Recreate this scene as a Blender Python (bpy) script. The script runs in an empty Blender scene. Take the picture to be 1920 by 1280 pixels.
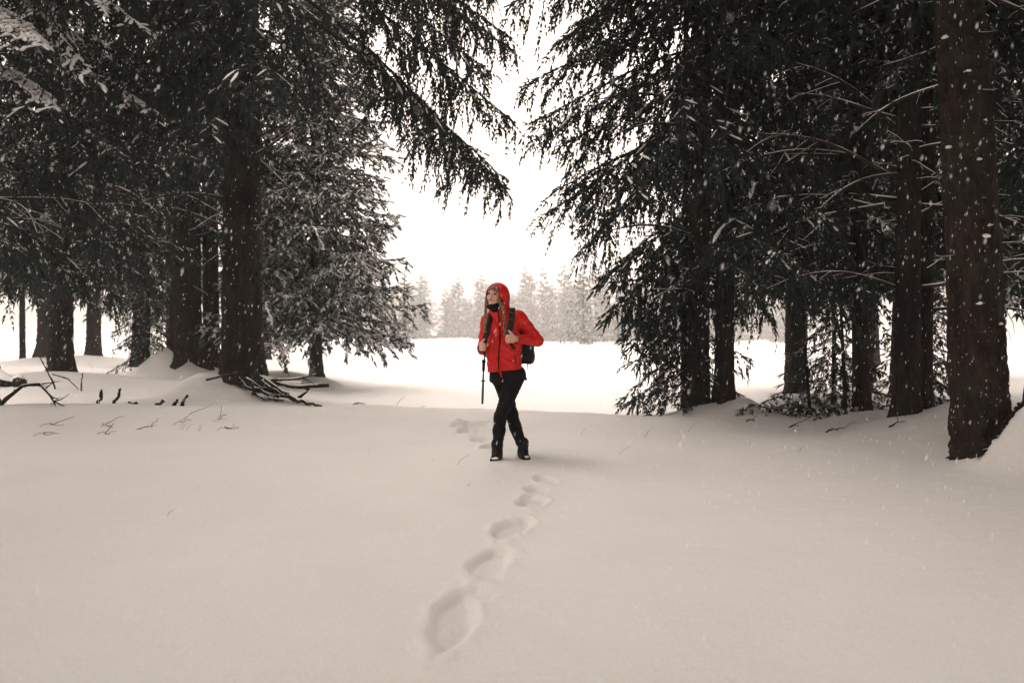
import bpy, math, random
import numpy as np
from mathutils import Matrix, Vector, Euler

sc = bpy.context.scene
col = sc.collection
R = math.radians
RNG = np.random.default_rng(7)

# ------------------------------------------------------------------ camera
cam = bpy.data.cameras.new('camera')
cam.sensor_width = 36.0
cam.lens = 26.25
cam.clip_start = 0.05
cam.clip_end = 3000.0
cam.dof.use_dof = True
cam.dof.focus_distance = 7.2
cam.dof.aperture_fstop = 1.7
co = bpy.data.objects.new('camera', cam)
co.location = (0, 0, 1.30)
co.rotation_euler = (R(90 - 1.23), 0, 0)
col.objects.link(co)
sc.camera = co

# ------------------------------------------------------------------ sky, sun, exposure
SUN_EL, SUN_AZ = R(55), R(-70)          # azimuth from +Y towards +X
w = bpy.data.worlds.new('World')
sc.world = w
w.use_nodes = True
nt = w.node_tree
nt.nodes.clear()
out = nt.nodes.new('ShaderNodeOutputWorld')
bg = nt.nodes.new('ShaderNodeBackground')
sky = nt.nodes.new('ShaderNodeTexSky')
sky.sky_type = 'NISHITA'
sky.sun_disc = False
sky.sun_elevation = SUN_EL
sky.sun_rotation = SUN_AZ
sky.dust_density = 6.0
sky.air_density = 1.5
bw = nt.nodes.new('ShaderNodeRGBToBW')
cloud = nt.nodes.new('ShaderNodeMix')      # an even cloud layer lies over the clear-sky gradient
cloud.data_type = 'RGBA'
cloud.inputs[0].default_value = 0.8
cloud.inputs[7].default_value = (9.0, 9.0, 9.0, 1)
tint = nt.nodes.new('ShaderNodeMix')
tint.data_type = 'RGBA'
tint.blend_type = 'MULTIPLY'
tint.inputs[0].default_value = 1.0
tint.inputs[7].default_value = (1.0, 0.86, 0.757, 1)
nt.links.new(sky.outputs[0], bw.inputs[0])
nt.links.new(bw.outputs[0], cloud.inputs[6])
nt.links.new(cloud.outputs[2], tint.inputs[6])
nt.links.new(tint.outputs[2], bg.inputs[0])
bg.inputs[1].default_value = 0.12
nt.links.new(bg.outputs[0], out.inputs[0])

sl = bpy.data.lights.new('sun', 'SUN')
sl.energy = 0.5
sl.angle = R(35)
sl.color = (1.0, 0.87, 0.76)
so = bpy.data.objects.new('sun', sl)
sdir = Vector((math.sin(SUN_AZ) * math.cos(SUN_EL), math.cos(SUN_AZ) * math.cos(SUN_EL), math.sin(SUN_EL)))
so.rotation_euler = sdir.to_track_quat('Z', 'Y').to_euler()
so.location = (-20, 10, 40)
col.objects.link(so)

vs = sc.view_settings
vs.view_transform = 'Standard'
vs.look = 'None'
vs.gamma = 1.0
vs.exposure = 1.48
vs.use_curve_mapping = False
sc.render.engine = 'CYCLES'
cy = sc.cycles
cy.max_bounces = 6
cy.diffuse_bounces = 3
cy.glossy_bounces = 1
cy.transmission_bounces = 2
cy.volume_bounces = 1
cy.transparent_max_bounces = 8
cy.sample_clamp_indirect = 4.0
cy.use_denoising = True
cy.denoising_input_passes = 'RGB_ALBEDO_NORMAL'
cy.caustics_reflective = False
cy.caustics_refractive = False

# ------------------------------------------------------------------ materials
def material(name, base, rough=0.8, spec=0.3):
    m = bpy.data.materials.new(name)
    m.use_nodes = True
    b = m.node_tree.nodes['Principled BSDF']
    b.inputs['Base Color'].default_value = (*base, 1)
    b.inputs['Roughness'].default_value = rough
    b.inputs['Specular IOR Level'].default_value = spec
    return m, m.node_tree, b

def noise(nt, scale, detail=3, coord=None, rough=0.55, sc3=None):
    n = nt.nodes.new('ShaderNodeTexNoise')
    n.inputs['Scale'].default_value = scale
    n.inputs['Detail'].default_value = detail
    n.inputs['Roughness'].default_value = rough
    if coord is None:
        tc = nt.nodes.new('ShaderNodeTexCoord')
        coord = tc.outputs['Object']
    if sc3:
        mp = nt.nodes.new('ShaderNodeMapping')
        mp.inputs['Scale'].default_value = sc3
        nt.links.new(coord, mp.inputs[0])
        coord = mp.outputs[0]
    nt.links.new(coord, n.inputs['Vector'])
    return n

def ramp(nt, fac, stops):
    r = nt.nodes.new('ShaderNodeValToRGB')
    e = r.color_ramp.elements
    while len(e) < len(stops):
        e.new(0.5)
    for el, (p, c) in zip(e, stops):
        el.position = p
        el.color = (*c, 1) if len(c) == 3 else c
    nt.links.new(fac, r.inputs[0])
    return r.outputs[0]

def mathn(nt, op, a, b, clamp=False):
    n = nt.nodes.new('ShaderNodeMath')
    n.operation = op
    n.use_clamp = clamp
    for i, v in enumerate((a, b)):
        if isinstance(v, (int, float)):
            n.inputs[i].default_value = v
        else:
            nt.links.new(v, n.inputs[i])
    return n.outputs[0]

def mixc(nt, fac, a, b):
    n = nt.nodes.new('ShaderNodeMix')
    n.data_type = 'RGBA'
    if isinstance(fac, (int, float)):
        n.inputs[0].default_value = fac
    else:
        nt.links.new(fac, n.inputs[0])
    for i, v in ((6, a), (7, b)):
        if isinstance(v, tuple):
            n.inputs[i].default_value = (*v, 1)
        else:
            nt.links.new(v, n.inputs[i])
    return n.outputs[2]

def bump(nt, bsdf, height, strength, dist, normal=None):
    b = nt.nodes.new('ShaderNodeBump')
    b.inputs['Strength'].default_value = strength
    b.inputs['Distance'].default_value = dist
    nt.links.new(height, b.inputs['Height'])
    if normal is not None:
        nt.links.new(normal, b.inputs['Normal'])
    nt.links.new(b.outputs[0], bsdf.inputs['Normal'])
    return b.outputs[0]

SNOW = (0.86, 0.855, 0.85)

def snow_ground():
    m, t, b = material('snow_ground', SNOW, 0.7, 0.2)
    b.inputs['Subsurface Weight'].default_value = 0.6
    b.inputs['Subsurface Radius'].default_value = (1.0, 0.9, 0.8)
    b.inputs['Subsurface Scale'].default_value = 0.08
    n1 = noise(t, 0.9, 4)
    c = ramp(t, n1.outputs[0], [(0.3, (0.83, 0.825, 0.82)), (0.7, (0.875, 0.87, 0.865))])
    ng = noise(t, 75, 3, rough=0.8)
    gr = ramp(t, ng.outputs[0], [(0.3, (0.85, 0.85, 0.85)), (0.7, (1.0, 1.0, 1.0))])
    mg = t.nodes.new('ShaderNodeMix')
    mg.data_type = 'RGBA'
    mg.blend_type = 'MULTIPLY'
    mg.inputs[0].default_value = 1.0
    t.links.new(c, mg.inputs[6])
    t.links.new(gr, mg.inputs[7])
    t.links.new(mg.outputs[2], b.inputs['Base Color'])
    n3 = noise(t, 4.5, 4, sc3=(1.0, 2.2, 1.0))
    a = bump(t, b, n3.outputs[0], 0.55, 0.03)
    n2 = noise(t, 140, 3, rough=0.7)
    bump(t, b, n2.outputs[0], 0.8, 0.012, a)
    return m

def snow_soft():
    m, t, b = material('snow_clump', SNOW, 0.75, 0.2)
    n2 = noise(t, 60, 3)
    bump(t, b, n2.outputs[0], 0.5, 0.01)
    return m

def bark(name, dark, light, stuck):
    m, t, b = material(name, dark, 0.9, 0.15)
    n1 = noise(t, 9, 7, sc3=(1, 1, 0.35), rough=0.72)
    n0 = noise(t, 1.3, 3)
    c = ramp(t, n1.outputs[0], [(0.32, tuple(v * 0.45 for v in dark)), (0.52, dark), (0.72, light)])
    moss = ramp(t, n0.outputs[0], [(0.45, (0, 0, 0)), (0.7, (1, 1, 1))])
    c2 = mixc(t, mathn(t, 'MULTIPLY', moss, 0.35), c, (0.05, 0.055, 0.042))
    n2 = noise(t, 34, 4, sc3=(1, 1, 0.6), rough=0.7)        # flakes stuck in the bark
    f = ramp(t, n2.outputs[0], [(stuck, (0, 0, 0)), (stuck + 0.04, (1, 1, 1))])
    c3 = mixc(t, mathn(t, 'MULTIPLY', f, 0.8), c2, (0.8, 0.8, 0.8))
    t.links.new(c3, b.inputs['Base Color'])
    v = t.nodes.new('ShaderNodeTexVoronoi')
    v.inputs['Scale'].default_value = 18
    mp = t.nodes.new('ShaderNodeMapping')
    mp.inputs['Scale'].default_value = (1, 1, 0.35)
    tc = t.nodes.new('ShaderNodeTexCoord')
    t.links.new(tc.outputs['Object'], mp.inputs[0])
    t.links.new(mp.outputs[0], v.inputs['Vector'])
    a = bump(t, b, v.outputs['Distance'], 1.0, 0.04)
    bump(t, b, n1.outputs[0], 1.0, 0.06, a)
    return m

def needles(name, base, light, thr):
    """spruce needles; snow lies on faces that look up, in patches"""
    m, t, b = material(name, base, 0.75, 0.25)
    n1 = noise(t, 1.4, 3)
    c = ramp(t, n1.outputs[0], [(0.3, base), (0.7, light)])
    g = t.nodes.new('ShaderNodeNewGeometry')
    sx = t.nodes.new('ShaderNodeSeparateXYZ')
    t.links.new(g.outputs['True Normal'], sx.inputs[0])
    n2 = noise(t, 2.2, 4, coord=g.outputs['Position'], rough=0.7)
    n3 = noise(t, 30, 2, coord=g.outputs['Position'])
    s = mathn(t, 'ADD', mathn(t, 'MULTIPLY', sx.outputs[2], 0.42), mathn(t, 'ADD', n2.outputs[0], mathn(t, 'MULTIPLY', n3.outputs[0], 0.35)))
    f = ramp(t, mathn(t, 'SUBTRACT', s, thr), [(0.0, (0, 0, 0)), (0.1, (1, 1, 1))])
    c2 = mixc(t, mathn(t, 'MULTIPLY', f, 0.9), c, (0.8, 0.8, 0.8))
    t.links.new(c2, b.inputs['Base Color'])
    return m

M = {}
M['ground'] = snow_ground()
M['snow'] = snow_soft()
M['bark'] = bark('spruce_bark', (0.021, 0.016, 0.0135), (0.050, 0.039, 0.033), 0.68)
M['bark_red'] = bark('spruce_bark_red', (0.027, 0.0185, 0.0145), (0.064, 0.045, 0.035), 0.67)
M['twig'] = material('twig_wood', (0.030, 0.022, 0.018), 0.9, 0.1)[0]
M['needle'] = needles('needles_dark', (0.0065, 0.0150, 0.0140), (0.015, 0.027, 0.024), 1.03)
M['needle_dust'] = needles('needles_dusted', (0.0075, 0.0160, 0.0148), (0.017, 0.029, 0.0255), 0.96)
M['needle_heavy'] = needles('needles_frosted', (0.020, 0.030, 0.026), (0.040, 0.052, 0.043), 0.86)
M['needle_rime'] = needles('needles_rimed', (0.030, 0.040, 0.036), (0.050, 0.060, 0.052), 0.90)
M['grass'] = material('dry_grass', (0.32, 0.19, 0.10), 0.8, 0.2)[0]
def flake_mat():
    m, t, b = material('snowflake', (0.98, 0.98, 0.98), 0.6, 0.1)
    tr = t.nodes.new('ShaderNodeBsdfTranslucent')
    tr.inputs[0].default_value = (0.97, 0.97, 0.97, 1)
    mx = t.nodes.new('ShaderNodeMixShader')
    mx.inputs[0].default_value = 0.5
    t.links.new(b.outputs[0], mx.inputs[1])
    t.links.new(tr.outputs[0], mx.inputs[2])
    t.links.new(mx.outputs[0], t.nodes['Material Output'].inputs[0])
    return m
M['flake'] = flake_mat()

# ------------------------------------------------------------------ mesh helpers
def make_mesh(name, V, faces, mats, smooth=True):
    """faces: list of (array n x k, material index)"""
    V = np.ascontiguousarray(V, dtype=np.float32)
    me = bpy.data.meshes.new(name)
    me.vertices.add(len(V))
    me.vertices.foreach_set('co', V.ravel())
    idx, start, mi, p = [], [], [], 0
    for F, m in faces:
        F = np.asarray(F, dtype=np.int32)
        if len(F) == 0:
            continue
        k = F.shape[1]
        idx.append(F.ravel())
        start.append(p + np.arange(len(F)) * k)
        mi.append(np.full(len(F), m, dtype=np.int32))
        p += F.size
    idx = np.concatenate(idx)
    start = np.concatenate(start)
    mi = np.concatenate(mi)
    me.loops.add(len(idx))
    me.loops.foreach_set('vertex_index', idx)
    me.polygons.add(len(start))
    me.polygons.foreach_set('loop_start', start.astype(np.int32))
    me.polygons.foreach_set('material_index', mi)
    me.polygons.foreach_set('use_smooth', (mi == 2) if smooth is None else np.full(len(start), smooth))
    for m in mats:
        me.materials.append(m)
    me.update(calc_edges=True)
    return me

def obj(name, me, parent=None, loc=(0, 0, 0)):
    o = bpy.data.objects.new(name, me)
    o.location = loc
    col.objects.link(o)
    if parent is not None:
        o.parent = parent
    return o

def tag(o, label=None, cat=None, group=None, kind=None):
    for k, v in (('label', label), ('category', cat), ('group', group), ('kind', kind)):
        if v:
            o[k] = v
    return o

def tube(P, rad, sides=8, cap=True):
    P = np.asarray(P, float)
    n = len(P)
    rad = np.broadcast_to(np.asarray(rad, float), (n,))
    T = np.gradient(P, axis=0)
    T /= np.linalg.norm(T, axis=1)[:, None] + 1e-9
    up = np.array([0.0, 0, 1]) if abs(T[0, 2]) < 0.9 else np.array([1.0, 0, 0])
    A = np.cross(T, up)
    A /= np.linalg.norm(A, axis=1)[:, None] + 1e-9
    B = np.cross(A, T)
    a = np.arange(sides) * 2 * np.pi / sides
    V = P[:, None] + rad[:, None, None] * (np.cos(a)[None, :, None] * A[:, None] + np.sin(a)[None, :, None] * B[:, None])
    V = V.reshape(-1, 3)
    i = np.arange(n - 1)[:, None] * sides
    j = np.arange(sides)[None]
    j2 = (j + 1) % sides
    F = np.stack([i + j, i + j2, i + sides + j2, i + sides + j], -1).reshape(-1, 4)
    tri = np.zeros((0, 3), int)
    if cap:
        c0, c1 = len(V), len(V) + 1
        V = np.vstack([V, P[:1], P[-1:]])
        jj = np.arange(sides)
        k = (n - 1) * sides
        tri = np.vstack([np.stack([np.full(sides, c0), (jj + 1) % sides, jj], -1),
                         np.stack([np.full(sides, c1), k + jj, k + (jj + 1) % sides], -1)])
    return V, F, tri

class Geo:
    """collects pieces (verts, faces by material) for one mesh"""
    def __init__(s):
        s.V, s.F, s.n = [], [], 0
    def add(s, V, fs, mat=0):
        for F in (fs if isinstance(fs, (list, tuple)) else [fs]):
            if len(F):
                s.F.append((np.asarray(F) + s.n, mat))
        s.V.append(np.asarray(V, float))
        s.n += len(V)
    def tube(s, P, r, sides=8, mat=0, cap=True):
        V, F, T = tube(P, r, sides, cap)
        s.add(V, [F, T], mat)
    def mesh(s, name, mats, smooth=True):
        return make_mesh(name, np.vstack(s.V), s.F, mats, smooth)

def wob(x, y, seed=0.0):
    return (np.sin(x * 1.7 + y * 0.9 + seed) + np.sin(-x * 0.8 + y * 2.1 + seed * 1.7 + 1.3)
            + 0.6 * np.sin(x * 3.1 - y * 2.6 + seed * 2.3) + 0.4 * np.sin(x * 5.3 + y * 4.7 + seed * 0.7)) / 3.0

def smooth01(t):
    t = np.clip(t, 0, 1)
    return t * t * (3 - 2 * t)

# ------------------------------------------------------------------ ground
# drifts: x, y, radius x, radius y, height
DRIFTS = [(-5.30, 12.9, 0.75, 0.7, 0.46), (-4.3, 12.75, 0.9, 0.6, 0.14), (-8.75, 18.9, 0.7, 0.8, 0.62), (-8.0, 19.0, 1.0, 0.9, 0.25),
          (2.72, 10.85, 0.45, 0.45, 0.16), (3.32, 10.75, 0.38, 0.5, 0.26), (4.85, 10.1, 0.5, 0.5, 0.12),
          (4.55, 6.47, 0.36, 0.34, 0.50), (5.1, 6.5, 0.5, 0.5, 0.45), (4.6, 6.4, 0.6, 0.6, 0.06), (4.6, 8.7, 0.6, 0.6, 0.2), (5.15, 8.75, 0.3, 0.4, 0.25),
          (-6.0, 20.2, 0.9, 0.8, 0.22), (-5.0, 20.0, 0.6, 0.6, 0.18), (-15.7, 28, 2, 1.6, 0.22), (-17.0, 26.8, 1.6, 1.4, 0.2),
          (-9.5, 15.5, 2.5, 1.2, 0.32), (-6.4, 10.6, 2.4, 0.9, 0.16), (-3.4, 10.6, 2.0, 0.8, 0.07), (7, 9.5, 2, 2, 0.2), (4.9, 13, 0.7, 0.7, 0.2),
          (-12.5, 20, 3.5, 1.5, 0.15), (5.6, 5.2, 1.6, 1.4, 0.12), (1.5, 9.8, 2.2, 0.7, 0.06), (-0.02, 6.98, 1.3, 1.0, 0.055), (-0.14, 6.74, 0.11, 0.075, 0.018), (0.16, 6.77, 0.11, 0.075, 0.018)]
# prints: x, y, half width, half length, depth, turn
PRINTS = [(-0.262, 3.30, 0.092, 0.32, 0.045, -0.14), (-0.16, 3.62, 0.07, 0.10, 0.02, 0.5), (-0.118, 4.12, 0.10, 0.26, 0.042, -0.12),
          (0.0, 4.85, 0.10, 0.23, 0.042, -0.2), (0.138, 5.54, 0.095, 0.18, 0.05, -0.1), (0.178, 5.90, 0.08, 0.13, 0.045, 0.1), (0.27, 6.22, 0.08, 0.13, 0.04, 0.1),
          (0.19, 6.95, 0.10, 0.09, 0.06, 0.5),
          (-0.20, 7.75, 0.10, 0.2, 0.10, 0.2), (-0.36, 8.45, 0.10, 0.2, 0.10, 0.2), (-0.55, 9.15, 0.12, 0.22, 0.11, 0.3), (-0.42, 9.75, 0.25, 0.14, 0.12, 0.1), (-0.68, 9.7, 0.12, 0.14, 0.11, 0.1)]

def height(x, y, prints=True):
    x = np.asarray(x, float)
    y = np.asarray(y, float)
    corridor = smooth01((x + 7.5) / 3.5) * (1 - 0.75 * smooth01((x - 1.6) / 1.6))
    crest = 11.0 + 0.2 * np.sin(x * 0.7) - 0.40 * np.clip(x, -3.5, 2.4)
    z = -0.40 * corridor * smooth01((y - crest) / 3.8)
    far = np.clip(y - 14, 0, 1e9)
    z = z - np.clip(far, 0, 260) * (0.0165 + 0.0030 * np.tanh(x / 40)) * smooth01(far / 30)
    z = z + np.clip(y - 300, 0, 600) * 0.01
    z = z + 0.035 * wob(x * 0.55, y * 0.55, 2.0) * smooth01((y - 1) / 6) + 0.012 * wob(x * 1.9, y * 1.6, 5.0)
    z = z + 0.25 * wob(x * 0.06, y * 0.06, 1.0) * smooth01((y - 25) / 60)
    for cx, cy, rx, ry, h in DRIFTS:
        d = ((x - cx) / rx) ** 2 + ((y - cy) / ry) ** 2
        z = z + h * np.exp(-1.15 * d)
    if prints:
        for k, (cx, cy, a, b, dep, rot) in enumerate(PRINTS):
            c, s = math.cos(rot), math.sin(rot)
            u = ((x - cx) * c + (y - cy) * s) / a
            v = (-(x - cx) * s + (y - cy) * c) / b
            u = u + 0.20 * np.sin(v * 2.4 + k) + 0.05 * np.sin(v * 7 + k * 2)
            v = v + 0.12 * np.sin(u * 3 + k * 3) + 0.04 * np.sin(u * 8 + k)
            d = np.sqrt(u * u + v * v)
            prof = 1 - smooth01((d - 0.74) / 0.46)
            deep = 0.92 + 0.08 * np.sin(u * 3.1 + v * 2.7 + k)
            z = z - dep * prof * deep
            rim = np.exp(-((d - 1.36) / 0.26) ** 2)
            z = z + rim * dep * 0.16 * (1 + 0.8 * np.sin(u * 5 + v * 7 + k))
    return z

def axis(core0, core1, step, lo, hi, mid, grow):
    a = list(np.arange(core0, core1 + 1e-6, step))
    s, p = step, a[-1]
    while p < hi:
        s = min(s * grow, mid if p < core1 + 12 else 1e9)
        p += s
        a.append(p)
    s, p, b = step, a[0], []
    while p > lo:
        s = min(s * grow, mid if p > core0 - 12 else 1e9)
        p -= s
        b.append(p)
    return np.array(b[::-1] + a)

gx = axis(-0.75, 0.65, 0.02, -620, 620, 0.17, 1.10)
gy = axis(2.9, 7.2, 0.024, -60, 900, 0.14, 1.08)
GX, GY = np.meshgrid(gx, gy)
GZ = height(GX, GY)
nx, ny = len(gx), len(gy)
i = np.arange(ny - 1)[:, None] * nx + np.arange(nx - 1)[None]
F = np.stack([i, i + 1, i + nx + 1, i + nx], -1).reshape(-1, 4)
g = obj('snow_ground', make_mesh('snow_ground', np.stack([GX, GY, GZ], -1).reshape(-1, 3), [(F, 0)], [M['ground']]))
tag(g, 'wide sheet of fresh snow with a line of footprints', 'snow', kind='structure')

def gz(x, y):
    return float(height(np.array(x), np.array(y), False))

# ------------------------------------------------------------------ spruce parts
def spindles(P, D, L, W, rng, light=False):
    """needle-covered shoots: three-sided spindles, fattest near the base"""
    n = len(P)
    D = D / (np.linalg.norm(D, axis=1)[:, None] + 1e-9)
    ref = rng.normal(size=(n, 3))
    A = np.cross(D, ref)
    A /= np.linalg.norm(A, axis=1)[:, None] + 1e-9
    B = np.cross(D, A)
    if light:
        base = P + D * (L * 0.12)[:, None]
        V = np.empty((n, 4, 3))
        for k in range(3):
            a = k * 2 * np.pi / 3
            V[:, k] = base + (W * 0.5)[:, None] * (np.cos(a) * A + np.sin(a) * B)
        V[:, 3] = P + D * L[:, None]
        t = np.array([[3, 0, 1], [3, 1, 2], [3, 2, 0]])
        return V.reshape(-1, 3), (np.arange(n)[:, None, None] * 4 + t[None]).reshape(-1, 3)
    mid = P + D * (L * 0.42)[:, None]
    V = np.empty((n, 5, 3))
    V[:, 0] = P
    for k in range(3):
        a = k * 2 * np.pi / 3
        V[:, 1 + k] = mid + (W * 0.5)[:, None] * (np.cos(a) * A + np.sin(a) * B)
    V[:, 4] = P + D * L[:, None]
    base = np.arange(n)[:, None] * 5
    t = np.array([[0, 2, 1], [0, 3, 2], [0, 1, 3], [4, 1, 2], [4, 2, 3], [4, 3, 1]])
    F = (base[:, None, :] + t[None]).reshape(-1, 3)
    return V.reshape(-1, 3), F

def lumps(P, D, L, W, rng):
    """long soft lumps of snow lying along a twig"""
    n = len(P)
    D = D / (np.linalg.norm(D, axis=1)[:, None] + 1e-9)
    A = np.cross(D, np.array([0, 0, 1.0]))
    A /= np.linalg.norm(A, axis=1)[:, None] + 1e-9
    B = np.cross(A, D)
    B *= np.sign(B[:, 2:3] + 1e-9)
    k = 6
    V = np.empty((n, 3 * k + 2, 3))
    V[:, 0] = P - D * (L * 0.15)[:, None]
    V[:, 1] = P + D * L[:, None]
    for r_, (u, w_) in enumerate(((0.08, 0.75), (0.45, 1.0), (0.8, 0.7))):
        for j in range(k):
            an = j * 2 * np.pi / k
            jit = W * w_ * rng.uniform(0.75, 1.25, n)
            V[:, 2 + r_ * k + j] = P + D * (L * u)[:, None] + A * (jit * math.cos(an))[:, None] + B * (jit * (0.42 * math.sin(an) + 0.2))[:, None]
    f = []
    for j in range(k):
        q = (j + 1) % k
        f += [[0, 2 + q, 2 + j], [1, 2 + 2 * k + j, 2 + 2 * k + q]]
        for r_ in range(2):
            f += [[2 + r_ * k + j, 2 + r_ * k + q, 2 + (r_ + 1) * k + q], [2 + r_ * k + j, 2 + (r_ + 1) * k + q, 2 + (r_ + 1) * k + j]]
    F = (np.arange(n)[:, None, None] * (3 * k + 2) + np.array(f)[None]).reshape(-1, 3)
    return V.reshape(-1, 3), F

def blobs(C, S, rng):
    """snow pads: squashed lumps, 8-sided domes"""
    n = len(C)
    k = 7
    a = np.arange(k) * 2 * np.pi / k
    V = np.empty((n, 2 * k + 2, 3))
    for r_, (rr, zz) in enumerate(((1.0, -0.05), (0.72, 0.55))):
        jit = 1 + 0.28 * rng.normal(size=(n, k))
        V[:, r_ * k:(r_ + 1) * k, 0] = C[:, None, 0] + S[:, None, 0] * rr * np.cos(a) * jit
        V[:, r_ * k:(r_ + 1) * k, 1] = C[:, None, 1] + S[:, None, 1] * rr * np.sin(a) * jit
        V[:, r_ * k:(r_ + 1) * k, 2] = C[:, None, 2] + S[:, None, 2] * (zz + 0.15 * rng.normal(size=(n, k)))
    V[:, 2 * k] = C + S * np.array([0, 0, 0.8])
    V[:, 2 * k + 1] = C + S * np.array([0, 0, -0.3])
    f = []
    for j in range(k):
        q = (j + 1) % k
        f += [[j, q, k + q], [j, k + q, k + j], [k + j, k + q, 2 * k], [q, j, 2 * k + 1]]
    F = (np.arange(n)[:, None, None] * (2 * k + 2) + np.array(f)[None]).reshape(-1, 3)
    return V.reshape(-1, 3), F

def branch(rng, L, slope, sag, lift, sec_gap, sh_gap, sh_len, sh_w, pads=0.0, hang=0.5, bare=0.15, width=0.30, fork=0.0):
    """one bough along +X. returns [(V,F,mat)] with mat 0 needles, 1 wood, 2 snow"""
    nt_ = 12
    t = np.linspace(0, 1, nt_)
    ph = rng.uniform(0, 6.28)
    ax = np.stack([L * (t - 0.10 * sag * t ** 2), L * 0.05 * np.sin(t * 4 + ph) * t, L * (slope * t - sag * t ** 2 * 0.5 + lift * t ** 3)], -1)
    out_ = []
    V, F, T = tube(ax, 0.007 * L * (1 - t * 0.93) + 0.003, 4, False)
    out_.append((V, np.vstack([F[:, [0, 1, 2]], F[:, [0, 2, 3]]]), 1))
    # secondaries
    ns = max(4, int(L * (1 - bare) / sec_gap))
    ts = np.repeat(np.linspace(bare, 0.985, ns), 2) + rng.uniform(-0.4, 0.4, ns * 2) * (1 - bare) / ns
    ts = np.clip(ts, bare * 0.8, 0.99)
    side = np.tile([1.0, -1.0], ns)
    keep = rng.random(ns * 2) > 0.10
    ts, side = ts[keep], side[keep]
    m = len(ts)
    P0 = np.stack([np.interp(ts, t, ax[:, k]) for k in range(3)], -1)
    tan = np.gradient(ax, axis=0)
    tan /= np.linalg.norm(tan, axis=1)[:, None]
    T0 = np.stack([np.interp(ts, t, tan[:, k]) for k in range(3)], -1)
    S0 = np.stack([-T0[:, 1], T0[:, 0], np.zeros(m)], -1) * side[:, None]
    l2 = (width * L * np.sin(np.pi * np.clip(0.12 + 0.88 * ts, 0, 1)) ** 0.7 * 0.9 + 0.10 * min(L, 2.0)) * rng.uniform(0.55, 1.25, m)
    fw = rng.uniform(0.45, 0.9, m)
    d = T0 * fw[:, None] + S0 * rng.uniform(0.6, 1.0, m)[:, None]
    d[:, 2] -= rng.uniform(0.0, 0.5, m) * hang
    d /= np.linalg.norm(d, axis=1)[:, None]
    npt = 6
    pts = np.empty((m, npt, 3))
    pts[:, 0] = P0
    dd = d.copy()
    for k in range(1, npt):
        dd[:, 2] -= hang * rng.uniform(0.15, 0.62, m)
        dd += rng.normal(size=(m, 3)) * 0.17
        dd /= np.linalg.norm(dd, axis=1)[:, None]
        pts[:, k] = pts[:, k - 1] + dd * (l2 / (npt - 1))[:, None]
    # wood of secondaries as thin slivers
    seg0 = pts[:, :-1].reshape(-1, 3)
    seg1 = pts[:, 1:].reshape(-1, 3)
    dv = seg1 - seg0
    V, F = spindles(seg0, dv, np.linalg.norm(dv, axis=1) * 1.1, np.full(len(seg0), 0.010 * max(0.7, min(L / 3, 1.4))), rng, True)
    out_.append((V, F, 1))
    # shoots along secondaries and along the axis tip
    P, D, W_ = [], [], []
    for q in range(m):
        cnt = max(2, int(l2[q] / sh_gap))
        u = (np.arange(cnt) + rng.uniform(0.2, 0.8, cnt)) / cnt * (npt - 1)
        a = np.minimum(u.astype(int), npt - 2)
        fr = (u - a)[:, None]
        p = pts[q][a] * (1 - fr) + pts[q][a + 1] * fr
        tg = pts[q][a + 1] - pts[q][a]
        tg = tg / (np.linalg.norm(tg, axis=1)[:, None] + 1e-9)
        for sgn in (1, -1):
            sd = np.cross(tg, [0, 0, 1.0]) * sgn
            D.append(tg * 0.75 + sd * rng.uniform(0.3, 0.9, (cnt, 1)) + rng.normal(size=(cnt, 3)) * 0.16 + np.array([0, 0, -0.25 * hang]))
            P.append(p)
        P.append(pts[q][-1:])
        D.append(tg[-1:])
    cnt = max(4, int(L * (1 - bare) / sh_gap))
    u = np.linspace(bare, 1, cnt)
    for sgn in (1, -1, 0):
        p = np.stack([np.interp(u, t, ax[:, k]) for k in range(3)], -1)
        tg = np.stack([np.interp(u, t, tan[:, k]) for k in range(3)], -1)
        sd = np.stack([-tg[:, 1], tg[:, 0], np.zeros(cnt)], -1) * sgn
        P.append(p)
        D.append(tg * 0.8 + sd * 0.6 + rng.normal(size=(cnt, 3)) * 0.2)
    P = np.vstack(P)
    D = np.vstack(D)
    if fork > 0:                                   # side twigs that carry shoots of their own
        sel = rng.random(len(P)) < fork
        p0, d0 = P[sel], D[sel] / (np.linalg.norm(D[sel], axis=1)[:, None] + 1e-9)
        l0 = rng.uniform(0.14, 0.34, len(p0)) * min(1.0, 0.45 + L * 0.2)
        P2, D2 = [], []
        for u in (0.3, 0.55, 0.8, 1.0):
            q0 = p0 + d0 * (l0 * u)[:, None] + np.array([0, 0, -0.35 * hang]) * (l0 * u * u)[:, None]
            for sgn in ((1, -1) if u < 1 else (0,)):
                sd = np.cross(d0, [0, 0, 1.0]) * sgn
                P2.append(q0)
                D2.append(d0 * 0.8 + sd * 0.6 + rng.normal(size=p0.shape) * 0.2 + np.array([0, 0, -0.3 * hang]))
        V, F = spindles(p0, d0 + np.array([0, 0, -0.2 * hang]), l0, np.full(len(p0), 0.008), rng, True)
        out_.append((V, F, 1))
        P = np.vstack([P[~sel]] + P2)
        D = np.vstack([D[~sel]] + D2)
    k = len(P)
    V, F = spindles(P, D, sh_len * rng.uniform(0.6, 1.3, k), sh_w * rng.uniform(0.8, 1.4, k), rng, True)
    out_.append((V, F, 0))
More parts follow.
